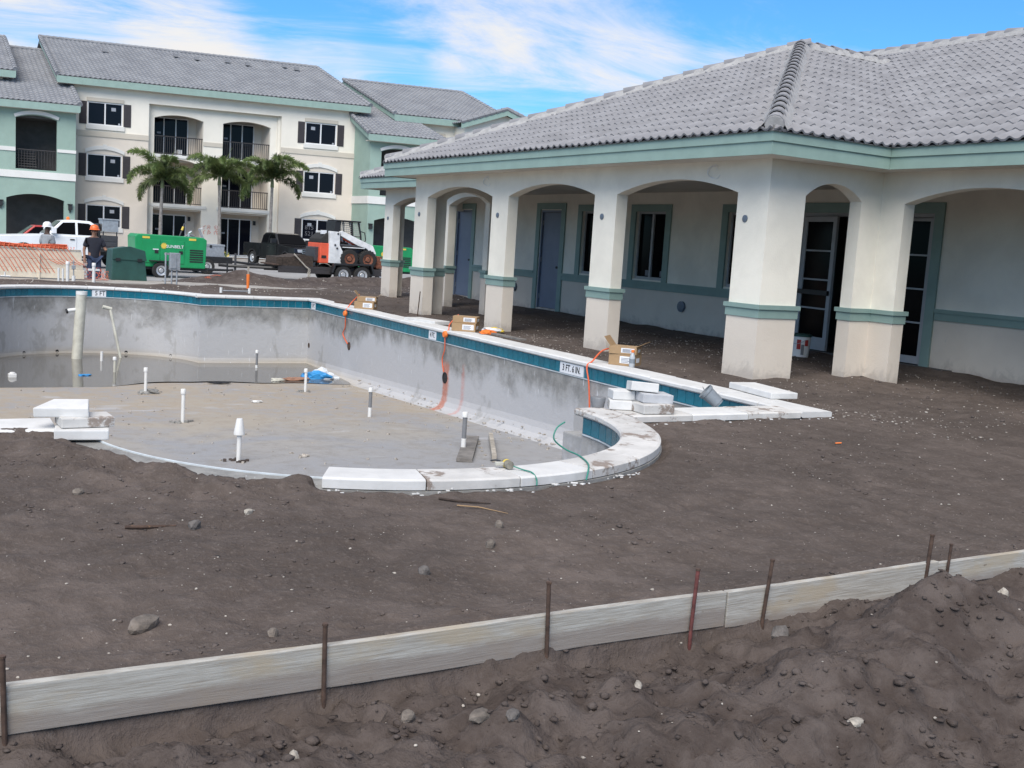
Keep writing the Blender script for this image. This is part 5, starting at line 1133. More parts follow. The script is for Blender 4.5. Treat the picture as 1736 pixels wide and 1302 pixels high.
# towable green generator
def generator(label, loc, rz):
    t = thing('generator_trailer', label, 'generator', loc, rz, 'green towable generators')
    b = P_(t, 'housing', M['green_machine'], .04); fold(b, [(-1.36, .46), (1.36, .46), (1.40, 1.60), (1.25, 1.70), (-1.30, 1.72), (-1.40, 1.62)], .72, .72, 0, 2); hs = b.fin()
    for x0, x1 in ((-1.12, -.45), (-.40, .50)):
        d = P_(t, 'access_door', M['green_machine'], .012, hs); d.box((x0, -.745, .62), (x1, -.70, 1.52)); dd = d.fin(); h = P_(t, 'latch', M['black'], par=dd); h.box((x1-.20, -.765, 1.0), (x1-.06, -.74, 1.12)); h.fin()
    v = P_(t, 'louvre_panel', M['black'], par=hs)
    for i in range(9): v.box((1.37, -.52, .62+i*.09), (1.405, .40, .67+i*.09))
    v.fin()
    lf = P_(t, 'side_louvre', M['black'], par=hs)
    for i in range(6): lf.box((.72, -.735, .70+i*.09), (1.25, -.715, .75+i*.09))
    lf.fin()
    e = P_(t, 'sun_emblem', M['yellow'], par=hs); e.lathe([(.10, 0), (.10, .01)], 12, Matrix.Translation((-.30, -.75, 1.30)) @ Matrix.Rotation(PI/2, 4, 'X')); 
    for i in range(12): a = 2*PI*i/12; e.box((-.30+.11*math.cos(a)-.012, -.757, 1.30+.11*math.sin(a)-.012), (-.30+.11*math.cos(a)+.012, -.75, 1.30+.11*math.sin(a)+.012))
    e.fin()
    W4 = WM[t.name].inverted(); text_obj('company_lettering', 'SUNBELT', .165, W4 @ Matrix.Translation((.13, -.757, 1.28)) @ Matrix.Rotation(PI/2, 4, 'X'), M['label'], hs, .002)
    for x in (-.98, .82): y_ = P_(t, 'warning_label', M['yellow'], par=hs); y_.box((x-.14, -.732, 1.56), (x+.14, -.722, 1.64)); y_.fin()
    w_ = P_(t, 'rating_label', M['label'], par=hs); w_.box((-.72, -.757, 1.13), (-.50, -.745, 1.17)); w_.box((-.85, -.735, .66), (-.55, -.725, .76)); w_.box((.0, -.735, .50), (.14, -.725, .56)); w_.fin()
    x_ = P_(t, 'exhaust', M['steel'], par=hs); x_.tube([(.9, .2, 1.68), (.9, .2, 1.85), (1.0, .2, 1.92)], .05, 8); x_.fin()
    f = P_(t, 'chassis', M['black']); f.box((-1.35, -.62, .36), (1.45, -.52, .47)); f.box((-1.35, .52, .36), (1.45, .62, .47)); f.box((-1.35, -.62, .40), (-1.25, .62, .46)); f.tube([(1.4, -.55, .42), (2.5, 0, .42), (2.7, 0, .45)], .05, 6); f.tube([(1.4, .55, .42), (2.5, 0, .42)], .05, 6); f.tube([(2.45, 0, .0), (2.45, 0, .8)], .035, 6); f.fin()
    for s in (-1, 1):
        wheel(t, -.42, s*.84, .33, .33, .2, s); fd = P_(t, 'fender', M['black'], .01); fd.box((-.86, s*.84-.13, .68), (.02, s*.84+.13, .72)); fd.fin()
    return t
generator('bright green towable generator on site, its door lettered in white beside a yellow sun', (-44.75, 10.35, -.55), PI/2)
generator('green generator glimpsed behind the arcade columns, right of the skid steer', (-51.0, 22.5, -.5), PI/2)
# black flatbed trailer with tool chest and ring of hose, beside the generator
t = thing('flatbed_trailer', 'black flatbed trailer with a grey tool chest, right of the green generator', 'trailer', (-50, 12.9, -.5), PI/2)
b = P_(t, 'deck', M['black'], .01); b.box((-1.8, -1, .62), (1.35, 1, .78)); b.box((-1.8, -1, .50), (1.35, -.9, .62)); b.tube([(1.3, -.6, .6), (2.7, 0, .5)], .06, 6); b.tube([(1.3, .6, .6), (2.7, 0, .5), (2.9, 0, .55)], .06, 6); b.tube([(2.4, .0, -.0), (2.4, .0, .9)], .04, 6); b.fin()
for s in (-1, 1): wheel(t, .2, s*.95, .34, .34, .22, s)
t2 = thing('tool_chest', 'grey metal tool chest on the black flatbed trailer', 'tool chest', (-49.6, 13.3, .285), PI/2); b = P_(t2, 'chest', M['steel'], .012); b.box((-.62, -.4, 0), (.62, .4, .48)); bo = b.fin(); b = P_(t2, 'lid', M['steel'], .012, bo); b.box((-.64, -.42, .47), (.64, .42, .56)); b.fin(); b = P_(t2, 'latch', M['black'], par=bo); b.box((-.05, -.43, .40), (.05, -.40, .52)); b.fin()
t2 = thing('hose_reel', 'grey coil of hose standing on the flatbed beside the generator', 'hose', (-49.4, 12.4, .285), PI/2)
b = P_(t2, 'coil', M['pvc_grey'])
for k in range(3): b.tube([(.33*math.cos(a), -.06+.05*k, .58+.33*math.sin(a)) for a in np.linspace(0, 2*PI, 25)], .04, 6)
b.fin(); b = P_(t2, 'stand', M['dark_steel']); b.box((-.25, -.1, 0), (.25, .1, .24)); b.fin()
t2 = thing('hand_tool', 'yellow handled tool leaning up behind the green generator', 'tool', (-49.4, 11.75, .285), PI/2); b = P_(t2, 'shaft', M['dark_steel']); b.tube([(-.1, 0, 0), (.42, 0, 1.42)], .035, 6); b.fin(); b = P_(t2, 'grip', M['yellow']); b.tube([(.30, 0, 1.1), (.36, 0, 1.26)], .05, 6); b.fin()
t2 = thing('floor_saw', 'walk-behind saw with upright bent handlebar on the flatbed trailer', 'saw', (-49.6, 12.85, .285), PI/2)
b = P_(t2, 'handlebar', M['steel']); b.tube([(.3, .1, .5), (.0, .1, 1.2), (.18, .1, 1.25)], .025, 6); b.tube([(.3, -.15, .5), (.0, -.15, 1.2), (.18, -.15, 1.25)], .025, 6); b.fin(); b = P_(t2, 'engine', M['dark_steel'], .02); b.box((.05, -.2, .0), (.42, .2, .55)); b.fin()

M['mudsteel'] = pal('mud_caked_steel', (.055, .038, .028), .9, .3, 9, .6, 20, .03); M['mesh_pale'] = pal('pale_wire_screen', (.42, .42, .40), .6, .1, 8)
# equipment trailer and skid steer
t = thing('equipment_trailer', 'black tandem axle trailer carrying the skid steer loader', 'trailer', (-46.4, 18.5, -.5), PI/2)
b = P_(t, 'deck', M['rail'], .01); b.box((-3.3, -1.0, .52), (1.5, 1.0, .66)); b.box((-3.3, -1.03, .36), (1.5, -.95, .52)); b.box((-3.3, .95, .36), (1.5, 1.03, .52)); b.fin()
b = P_(t, 'tongue', M['black']); b.tube([(-3.2, -.8, .52), (-5.2, 0, .50)], .07, 6); b.tube([(-3.2, .8, .52), (-5.2, 0, .50), (-5.6, 0, .52)], .07, 6); b.fin()
b = P_(t, 'jack', M['dark_steel']); b.tube([(-4.9, -.05, .02), (-4.9, -.05, 1.05)], .05, 8); b.fin()
b = P_(t, 'end_frame', M['rail']); b.box((-3.32, -1.0, .66), (-3.26, 1.0, .70)); b.box((1.42, -1, .66), (1.5, 1, .72)); b.fin()
for s in (-1, 1):
    for x in (-.42, .48): wheel(t, x, s*1.16, .38, .39, .24, s)
    f = P_(t, 'fender', M['black'], .015); f.prism([(-.98, .45), (-.86, .86), (.92, .90), (1.06, .45), (.98, .45), (.86, .82), (-.80, .78), (-.90, .45)], lambda x, z: (x, s*1.02, z), lambda x, z: (x, s*1.32, z)); f.fin()
t2 = thing('dirt_bucket', 'rusty brown loader bucket lying on the front of the black trailer', 'bucket', (-46.3, 15.9, .16), PI/2)
b = P_(t2, 'shell', M['mudsteel']); b.prism([(-.75, .0), (.85, .0), (.85, .62), (.3, .70), (-.2, .52), (-.7, .50)], lambda x, z: (x, -.9, z), lambda x, z: (x, .8, z)); b.box((-.8, -.93, 0), (-.55, -.88, .45)); b.fin(); b = P_(t2, 'cutting_edge', M['rust'], .01); b.box((-.95, -.95, .0), (-.70, .85, .08)); b.fin()

t2.scale = (1, 1, .72)
t2 = thing('chain_binder', 'pale chain and ratchet strap hanging from the trailer side', 'strap', (-45.32, 16.6, -.1), PI/2); b = P_(t2, 'strap', M['wood']); b.tube([(-.75, 0, .78), (-.2, -.02, .25), (.0, -.03, .12)], .03, 5); b.fin(); b = P_(t2, 'chain', M['wood'])
for k in range(7): b.tube([(-.06+.04*math.cos(a)+.03*math.sin(k*2), -.04, .1-.05*k+.05*math.sin(a)) for a in np.linspace(0, 2*PI, 8)], .016, 4)
b.fin()
t = thing('skid_steer_loader', 'white and orange skid steer loader with a dark caged cab on the trailer', 'skid steer', (-46.4, 18.5, .16), PI/2)
b = P_(t, 'chassis', M['dark_steel'], .02); fold(b, [(-1.55, .25), (1.15, .25), (1.25, .55), (.95, .95), (-.7, .98), (-1.55, .85)], .58, .58, 0, 1); b.fin()
b = P_(t, 'engine_cover', M['loader_orange'], .03); fold(b, [(-1.38, .18), (-.95, .18), (-.95, 1.06), (-1.36, 1.06)], .80, .80, 0, 1); eg = b.fin()
b = P_(t, 'hood', M['rubber'], .03, eg); fold(b, [(-1.35, 1.06), (-.95, 1.06), (-.95, 1.50), (-1.02, 1.52), (-1.34, 1.24)], .76, .70, 1.06, 1.5); b.fin()
b = P_(t, 'rear_grille', M['rubber'], par=eg); b.box((-1.30, -.82, .40), (-1.08, -.79, .52)); b.fin()
for s in (-1, 1):
    y0, y1 = (s*.66, s*.90)
    b = P_(t, 'upright', M['loader_white'], .02); b.prism([(-.98, .20), (-.40, .20), (-.28, .62), (-.50, 1.0), (-.50, 1.58), (-.98, 1.60)], lambda x, z: (x, y0, z), lambda x, z: (x, y1, z)); up_ = b.fin()
    for x, z in ((-.60, 1.50), (-.72, 1.0), (-.62, .86)):
        b = P_(t, 'pivot_bolt', M['dark_steel'], par=up_); b.lathe([(.045, 0), (.045, .03)], 10, Matrix.Translation((x, y1 if s > 0 else y1, z)) @ Matrix.Rotation(-s*PI/2, 4, 'X')); b.fin()
    b = P_(t, 'lift_arm', M['loader_white'], .02); b.prism([(-.50, 1.60), (-.45, 1.42), (.38, 1.02), (.80, .92), (1.04, .70), (1.08, .30), (1.24, .26), (1.26, .74), (1.10, 1.06), (.85, 1.14), (-.40, 1.64)], lambda x, z: (x, s*.70, z), lambda x, z: (x, s*.88, z)); b.fin()
    b = P_(t, 'cylinder', M['dark_steel']); b.tube([(-.45, s*.80, 1.02), (.55, s*.80, .98)], .05, 8); b.fin()
    b = P_(t, 'side_stripe', M['loader_orange'], .005); b.prism([(-.26, 1.36), (.36, 1.08), (.36, .98), (-.26, 1.26)], lambda x, z: (x, s*.60, z), lambda x, z: (x, s*.64, z)); b.fin()
    b = P_(t, 'fender', M['loader_white'], .01); b.box((-.34, s*.60, .90), (.72, s*.86, .94)); b.fin()
    for x in (-.02, .86): wheel(t, x, s*.80, .42, .42, .30, s, M['mud'], True)
for s in (-1, 1):
    b = P_(t, 'cab_frame', M['black'], .012)
    for pts in ([(-.50, 1.0), (-.42, 1.60), (-.36, 2.06)], [(.28, 1.0), (.18, 2.06)], [(.70, .80), (.62, 1.5), (.50, 2.06)]): b.tube([(x, s*.52, z) for x, z in pts], .045, 6)
    b.tube([(-.45, s*.52, 1.42), (.62, s*.52, 1.42)], .02, 5)
    b.fin()
b = P_(t, 'cab_roof', M['black'], .03); b.box((-.56, -.60, 2.05), (.60, .60, 2.12)); b.fin()
b = P_(t, 'cab_rear', M['black'], .02); b.box((-.62, -.56, 1.0), (-.36, .56, 2.05)); b.fin()
b = P_(t, 'seat', M['rubber'], .04); b.box((-.30, -.28, 1.0), (.15, .28, 1.14)); b.box((-.34, -.28, 1.1), (-.22, .28, 1.75)); b.fin()
for s in (-1, 1):
    b = P_(t, 'side_screen', M['mesh_pale'])
    for i in range(9): b.tube([(-.34+.115*i, s*.50, 1.44), (-.34+.115*i, s*.50, 2.03)], .011, 4)
    for i in range(7): b.tube([(-.36, s*.50, 1.46+.09*i), (.60, s*.50, 1.46+.09*i)], .011, 4)
    b.fin()
b = P_(t, 'grab_bar', M['black']); b.tube([(.62, -.54, 1.66), (.80, -.56, 1.62), (.86, -.56, 1.30), (.72, -.56, 1.05)], .025, 6); b.fin()
b = P_(t, 'attachment_plate', M['mud'], .02); b.box((1.22, -.78, .10), (1.36, .78, .62)); b.box((1.34, -.80, .04), (1.62, .80, .60)); b.fin()
b = P_(t, 'rear_lamp', M['label'], .01, eg); b.box((-1.20, -.55, 1.45), (-1.0, -.30, 1.62)); b.fin()

# ------------------------------------------------------------------ people
def skin(name, joints, bones, mat, parent, root=0, sub=1):
    me = bpy.data.meshes.new(name); me.from_pydata([j[0] for j in joints], bones, []); me.materials.append(mat)
    o = bpy.data.objects.new(name, me); COL.objects.link(o); md = o.modifiers.new('skin', 'SKIN'); md.use_smooth_shade = True
    for i, j in enumerate(joints): r = j[1] if isinstance(j[1], tuple) else (j[1], j[1]); me.skin_vertices[0].data[i].radius = r; me.skin_vertices[0].data[i].use_root = (i == root)
    s = o.modifiers.new('sub', 'SUBSURF'); s.levels = sub+1; s.render_levels = sub+1
    dg = bpy.context.evaluated_depsgraph_get(); m2 = bpy.data.meshes.new_from_object(o.evaluated_get(dg)); bpy.data.objects.remove(o); m2.name = name; m2.materials.clear(); m2.materials.append(mat)
    m2.polygons.foreach_set('use_smooth', [True]*len(m2.polygons))
    o = bpy.data.objects.new(name, m2); COL.objects.link(o); o.parent = parent; return o
def person(label, loc, rz, skin_m, shirt, trousers, hat, arms, k=1.10, turn=0.0):
    t = thing('person', label, 'person', loc, rz); S = lambda p: tuple(c*k for c in p)
    J = [(0, 0, .95), (0, 0, 1.15), (0, 0, 1.38), (0, 0, 1.50), (.01, 0, 1.60), (.02, 0, 1.70)]; Rr = [(.115, .15), (.11, .145), (.10, .165), .052, .078, .070]
    B = [(0, 1), (1, 2), (2, 3), (3, 4), (4, 5)]; pts = [(p, r) for p, r in zip(J, Rr)]
    def chain(start, lst):
        pr = start
        for p, r in lst: pts.append((p, r)); B.append((pr, len(pts)-1)); pr = len(pts)-1
        return pr
    hands = []
    for s, (el, wr) in zip((1, -1), arms):
        e = chain(2, [((0, s*.19, 1.40), .060), (el, .042), (wr, .030)]); wr_ = Vector(wr); d = (wr_-Vector(el)).normalized(); sd = Vector((0, 1, 0)).cross(d).normalized() if abs(d.y) < .9 else Vector((1, 0, 0)); n2 = d.cross(sd)
        palm_ = chain(e, [(tuple(wr_+d*.075), (.036, .022))])
        for f in range(4): o_ = n2*(.030*(f-1.5)); ln = (.075, .09, .085, .062)[f]; chain(palm_, [(tuple(wr_+d*.095+o_), .010), (tuple(wr_+d*(.095+ln*.55)+o_*1.1-sd*.010), .009), (tuple(wr_+d*(.095+ln*.9)+o_*1.1-sd*.035), .008)])
        chain(e, [(tuple(wr_+d*.04-n2*.045-sd*.01), .011), (tuple(wr_+d*.085-n2*.055-sd*.03), .009)])
    for s, (kn, an) in zip((1, -1), (((.03, .11, .50), (-.02, .12, .09)), ((.02, -.11, .50), (0, -.12, .09)))): chain(0, [((0, s*.095, .90), .092), (kn, .062), (an, .042), ((an[0]+.15, an[1]+s*.02, .035), (.035, .030))])
    skin('body', [(S(p), tuple(x*k for x in r) if isinstance(r, tuple) else r*k) for p, r in pts], B, skin_m, t)
    # head features, shirt, trousers, boots and hard hat
    f = MB(); f.lathe([(.012, -.02), (.016, .0), (.004, .03)], 8, Matrix.Translation(Vector(S((.105, 0, 1.615)))) @ Matrix.Rotation(-.3, 4, 'Y')); f.build('nose', skin_m, t, world=False, smooth=True)
    for s in (1, -1):
        e = MB(); e.lathe([(.004, -.01), (.011, 0), (.004, .01)], 8, Matrix.Translation(Vector(S((.092, s*.033, 1.645))))); e.build('eye', M['ink'], t, world=False)
        e = MB(); e.lathe([(.008, -.03), (.014, 0), (.008, .03)], 8, Matrix.Translation(Vector(S((.01, s*.082, 1.63))))); e.build('ear', skin_m, t, world=False)
    mo = MB(); mo.box(S((.090, -.026, 1.568)), S((.097, .026, 1.576))); mo.build('mouth', M['mud'], t, world=False)
    sj = [((0, 0, .84), (.135, .178)), ((0, 0, 1.15), (.130, .165)), ((0, 0, 1.38), (.115, .18)), ((0, 0, 1.475), .070)]; sb = [(0, 1), (1, 2), (2, 3)]
    for s, (el, wr) in zip((1, -1), arms): n0 = len(sj); mid = tuple(Vector((0, s*.19, 1.40)).lerp(Vector(el), .75)); sj += [((0, s*.19, 1.40), .082), (mid, .074)]; sb += [(2, n0), (n0, n0+1)]
    skin('shirt', [(S(p), tuple(x*k for x in r) if isinstance(r, tuple) else r*k) for p, r in sj], sb, shirt, t)
    tj = [((0, 0, .97), (.125, .165)), ((0, .095, .88), .105), ((.03, .11, .50), .078), ((-.02, .12, .08), .070), ((0, -.095, .88), .105), ((.02, -.11, .50), .078), ((0, -.12, .08), .070)]; skin('trousers', [(S(p), tuple(x*k for x in r) if isinstance(r, tuple) else r*k) for p, r in tj], [(0, 1), (1, 2), (2, 3), (0, 4), (4, 5), (5, 6)], trousers, t)
    for s, ax_ in ((1, -.02), (-1, 0)): skin('boot', [(S((ax_, s*.12, .10)), .055*k), (S((ax_-.02, s*.12, .045)), .05*k), (S((ax_+.16, s*.14, .04)), (.042*k, .046*k))], [(0, 1), (1, 2)], M['rust'], t)
    h = MB(); h.lathe([(.118, 1.685), (.116, 1.72), (.104, 1.77), (.075, 1.805), (.03, 1.82)], 20); h.lathe([(.150, 1.678), (.150, 1.686), (.11, 1.70)], 20, Matrix.Translation((.02, 0, 0)) @ Matrix.Diagonal((1.1, .95, 1, 1))); h.tube([(.11, 0, 1.73), (.06, 0, 1.815), (-.05, 0, 1.81), (-.11, 0, 1.73)], .012, 5)
    h.v = [tuple(c*k for c in v) for v in h.v]; h.build('hard_hat', hat, t, world=False, smooth=True)
    return t
person('workman in a white hard hat and grey T-shirt turned towards the white pickup', (-35.4, 4.65, -.56), math.radians(120), M['skin_dark'], M['grey_cloth'], M['jeans'], M['helmet_white'], (((.02, .27, 1.13), (.10, .26, .90)), ((.02, -.27, 1.13), (.16, -.24, .92))))
person('workman in an orange hard hat, navy T-shirt and jeans with one forearm raised', (-34.6, 5.86, -.56), math.radians(10), M['skin'], M['navy'], M['jeans'], M['helmet_orange'], (((.06, .29, 1.14), (.27, .34, 1.18)), ((-.02, -.27, 1.12), (.05, -.27, .88))))

# ------------------------------------------------------------------ barrier, netting, boxes and pipes beyond the pool
t = thing('plywood_barrier', 'long pale plywood form panel standing by the sidewalk under orange netting', 'barrier', (-29.75, 3.0, 0.0), PI/2)
b = P_(t, 'panel', M['plywood'], .01)
for i in range(3): b.box((-1.6, -.03+.012*i, .04+.235*i), (1.80-.03*i, .01+.012*i, .27+.235*i))
b.fin(); b = P_(t, 'top_rail', M['wood'], .01); b.box((-1.6, -.02, .745), (1.72, .10, .785)); b.fin()
b = P_(t, 'batten', M['plywood'], .006); b.box((.70, -.055, .0), (.74, -.03, .70)); b.fin()
def net_thing(label, loc, rz, strands, r=.010):
    o = thing('safety_netting', label, 'netting', loc, rz); mb = MB()
    for s_ in strands: mb.tube(s_, r, 4)
    setting(mb.build('strands', M['mesh'], o, world=False), 'stuff'); return o
rg = random.Random(5); S_ = []
for i in range(26):          # hanging down the panel, pulled slantwise
    x = -1.2+.105*i; S_.append([(x, .12, .86+.05*rg.random()), (x-.05, -.05, .80), (x+.18, -.06, .50), (x+.36+.04*rg.random(), -.06, .18 if i > 5 and i < 19 else .4)])
for j in range(14): S_.append([(-1.6+.25*i, .12+.05*math.sin(i+j), .78+.008*j+.02*math.sin(i*.9+j*.3)+(.018*j*max(0, 1-i/4))) for i in range(13)])
for i in range(46): x = -1.6+.07*i; h_ = .36*max(0, 1-i/16)+.05; S_.append([(x, .12, .78), (x+.03, .14, .80+h_*.5+.02*math.sin(i)), (x, .15, .80+h_+.03*math.sin(i*.5))])
for j in range(7): S_.append([(-1.6, -.07, .75-.10*j), (-1.3, -.08, .76-.10*j), (-1.02+.02*j, -.07, .66-.08*j)])
net_thing('torn orange safety netting draped over the plywood panel', (-29.75, 3.0, 0), PI/2, S_, .008)
S_ = []
for j in range(9): S_.append([(-.9+.22*i, .25*math.sin(i*1.3+j), .05+.05*j*abs(math.sin(i*.7+j*.4))+.03) for i in range(10)])
for i in range(24): S_.append([(-.9+.08*i, -.25, .05), (-.86+.08*i, 0, .22+.1*math.sin(i)), (-.9+.08*i, .25, .06)])
net_thing('crumpled orange netting on the ground in front of the flatbed trailer', (-31.4, 8.9, .03), PI/2, S_, .008).scale = (.62, .62, .45)
S_ = []
for j in range(8): S_.append([(-.5+.14*i, .12*math.sin(i*1.3+j), .05+.09*j*abs(math.sin(i*.9+j))) for i in range(8)])
net_thing('heap of orange netting at the right end of the plywood panel', (-29.95, 5.10, .0), PI/2, S_, .009).scale = (.7, .7, .55)
t = thing('transformer_box', 'dark green pad mounted transformer box beside the sidewalk', 'utility box', (-30.9, 6.06, -.05), PI/2)
b = P_(t, 'cabinet', M['green_dark'], .02); b.prism([(-.46, .06), (.47, .06), (.38, .86), (0, .96), (-.42, .88)], lambda x, z: (x, -.45, z), lambda x, z: (x, .45, z)); cb = b.fin()
b = P_(t, 'lid', M['green_dark'], .012, cb); b.prism([(-.45, .62), (.45, .60), (.40, .88), (0, .985), (-.44, .90)], lambda x, z: (x, -.475, z), lambda x, z: (x, -.44, z)); b.fin()
b = P_(t, 'hinge', M['black'], par=cb); b.box((-.36, -.485, .58), (-.24, -.46, .66)); b.box((.20, -.485, .58), (.32, -.46, .66)); b.fin(); b = P_(t, 'pad', M['concrete'], .01); b.box((-.62, -.6, -.1), (.58, .6, .06)); b.fin()
t = thing('electrical_pedestal', 'grey electrical boxes on galvanised posts right of the green transformer', 'utility box', (-28.75, 6.78, 0), PI/2)
for x, h in ((-.16, .86), (.0, .86), (.13, .55)):
    b = P_(t, 'post', M['steel']); b.tube([(x, 0, -.2), (x, 0, h)], .022, 8); b.fin()
b = P_(t, 'box', M['steel'], .008); b.box((-.07, -.06, .42), (.20, .06, .86)); bx_ = b.fin(); b = P_(t, 'cover', M['steel'], .006, bx_); b.box((-.05, -.075, .46), (.10, -.055, .84)); b.fin(); b = P_(t, 'strut', M['steel']); b.box((-.19, .02, .80), (.02, .04, .85)); b.fin()
for y, h, r, lb in ((4.08, .34, .026, 'thin white PVC stub, first from the left before the plywood panel'), (4.18, .33, .026, 'thin white PVC stub, second from the left before the plywood panel'), (4.29, .48, .042, 'thicker tall white PVC stub before the plywood panel'), (4.91, .47, .042, 'white PVC standpipe with a cross arm near the orange hatted workman')):
    p = thing('pipe_stub', lb, 'pipe', (-29.0, y, 0), 0, 'white pipe stubs by the sidewalk'); MB().tube([(0, 0, -.2), (0, 0, h)], r, 12).build('pipe', M['pvc'], p, world=False, smooth=True)
    if r > .03: MB().lathe([(r*1.18, h-.05), (r*1.18, h+.02), (r, h+.03)], 12).build('coupling', M['pvc'], p, world=False, smooth=True)
    if y > 4.9: MB().box((-.03, -.14, h-.17), (.03, .14, h-.12)).build('cross_arm', M['pvc'], p, world=False, bevel=.006)
p = thing('valve_riser', 'grey valve riser with a white base beside the PVC stubs', 'valve', (-29.0, 4.43, 0)); MB().tube([(0, 0, -.1), (0, 0, .16)], .045, 10).build('base', M['pvc'], p, world=False); MB().tube([(0, 0, .1), (0, 0, .54)], .016, 8).build('riser', M['steel'], p, world=False); MB().box((-.03, -.045, .32), (.03, .045, .42)).build('valve_body', M['steel'], p, world=False, bevel=.01); MB().box((-.012, -.05, .47), (.012, .05, .49)).build('lever', M['pvc_grey'], p, world=False)
p = thing('pipe_tee', 'low white PVC tee lying at the foot of the plywood panel', 'pipe', (-29.15, 2.88, .02), PI/2); MB().tube([(-.10, 0, .06), (.12, 0, .06)], .02, 8).tube([(.0, 0, .06), (.0, 0, .16)], .02, 8).build('tee', M['pvc'], p, world=False)
p = thing('pipe_rack', 'low pipe frame with two white capped ends on the far pool edge', 'pipe', (-26.0, 7.65, .03), math.radians(96))
b = P_(p, 'bar', M['steel']); b.tube([(-.36, 0, .05), (.36, 0, .05)], .018, 8); b.fin()
for x in (-.36, .36): b = P_(p, 'capped_end', M['pvc']); b.tube([(x, 0, 0), (x, 0, .13)], .034, 10); b.fin()
s = thing('survey_stake', 'orange tipped survey stake standing beyond the far pool edge', 'stake', (-28.5, 8.72, 0)); MB().box((-.02, -.02, -.1), (.02, .02, .60)).build('stake', M['wood'], s, world=False); MB().tube([(0, 0, .0), (0, 0, .40)], [.035, .045], 8).build('orange_band', M['hiviz'], s, world=False)
# ------------------------------------------------------------------ form boards and stakes in the foreground
def board(label, y0, y1, z0, z1, zr=0.0, x=-3.375, jag=0.0):
    """a length of lumber along y; z0..z1 at y0, lowered by zr towards y1"""
    mb = MB(); n = 24; prof = [(-.016, 0), (.016, 0), (.016, 1), (-.016, 1)]
    for i in range(n+1):
        f = i/n; y = y0+(y1-y0)*f; dx = .006*math.sin(y*1.7); dz = -zr*f+.003*math.sin(y*3.1)
        for px, pz in prof: mb.v.append((px+dx, (y-y0)+(random.uniform(-jag, jag) if i in (0, n) else 0), (z0 if pz == 0 else z1)-z0+dz+random.uniform(-.0012, .0012)))
    for i in range(n):
        for j in range(4): mb.f.append((i*4+j, i*4+(j+1) % 4, (i+1)*4+(j+1) % 4, (i+1)*4+j))
    mb.f += [(0, 1, 2, 3), tuple(n*4+j for j in range(4))]; mb.mi = [0]*len(mb.f)
    me = mb.mesh('form_board', M['board'], bevel=.003); o = link('form_board', me); o.location = (x, y0, z0); return tag(o, label, 'board', 'form boards staked on edge across the dirt')
board('longest bleached form board, running from the left edge to the joint past the fourth stake', -2.6, 3.165, .045, .198, .060)
board('shorter tan form board between the joint and the close pair of stakes at the right', 3.172, 4.535, -.022, .138, -.003, -3.372)
board('whiter form board leaving the picture at the right edge', 4.545, 9.0, .008, .128, .0, -3.380)
def stake(y, zt, lean, label, r=.0085, red=False):
    o = thing('steel_stake', label, 'stake', (-3.348, y, 0), 0, 'rusty stakes holding the form boards'); mb = MB(); mb.tube([(.006-lean[0]*.2, -lean[1]*.2, -.20), (0, 0, 0), (lean[0]*.5, lean[1]*.5, zt*.5), (lean[0], lean[1], zt)], [r, r, r, r*1.04], 9)
    mb.build('shaft', M['rust_red'] if red else M['rust'], o, world=False, smooth=True); h = MB(); h.tube([(lean[0], lean[1], zt-.004), (lean[0], lean[1], zt+.004)], r*1.3, 9); h.build('head', M['rust'], o, world=False); return o
M['rust_red'] = pal('red_painted_rusty_steel', (.16, .050, .045), .85, .3, 14, .5, 80, .003, speck=(26, .55, (.09, .06, .045)))
stake(.335, .265, (0, -.008), 'rusty stake at the extreme left edge of the picture'); stake(1.335, .235, (0, -.005), 'short rusty stake left of centre, second from the left')
stake(2.245, .285, (0, -.012), 'rusty stake just right of centre on the long board'); stake(2.965, .262, (0, .012), 'reddish stake leaning right, just before the board joint', red=True)
stake(3.375, .262, (0, .026), 'leaning brown stake just after the board joint'); stake(4.44, .285, (0, .02), 'tall brown stake, left one of the close pair at the right', .010); stake(4.60, .225, (0, .012), 'thin brown stake, right one of the close pair at the right', .0075)

# ------------------------------------------------------------------ plumbing stubs in the pool floor
def floor_z(x, y): d = Vector((x, y))-PN; return zfloor(d.dot(PU))
def stub(x, y, h, kind, label, r=.028, zb=None):
    z = floor_z(x, y) if zb is None else zb; o = thing('pipe_stub', label, 'pipe', (x, y, z), 0, 'capped pipe stubs standing in the pool floor')
    main = M['pvc_grey'] if kind == 'grey' else (M['pvc_old'] if kind == 'old' else M['pvc'])
    MB().tube([(0, 0, -.05), (0, .004, h)], r, 12).build('pipe', main, o, world=False, smooth=True)
    if kind == 'grey': MB().tube([(0, 0, 0), (0, 0, h*.34)], r*1.12, 12).build('lower_sleeve', M['pvc'], o, world=False, smooth=True)
    if kind == 'cone': MB().lathe([(r*2.3, h-.16), (r*2.3, h-.14), (r*1.35, h+.02), (r*1.2, h+.03)], 16).build('cone_cap', M['pvc'], o, world=False, smooth=True)
    elif kind != 'open': MB().lathe([(r*1.35, h-.045), (r*1.35, h+.012), (r*1.1, h+.024)], 14).build('cap', M['pvc'], o, world=False, smooth=True)
    if kind in ('white', 'cone') and zb is None:
        c = MB(); rg = random.Random(int(x*100)); 
        for i in range(12): a = rg.uniform(0, 2*PI); q = rg.uniform(.04, .13); c.cbox((q*math.cos(a), q*math.sin(a)*1.5, .012), (rg.uniform(.02, .06), rg.uniform(.02, .06), rg.uniform(.015, .04)), RZ(a))
        c.build('grout_crumbs', M['clod'] if kind == 'cone' else M['plaster'], o, world=False)
    return o
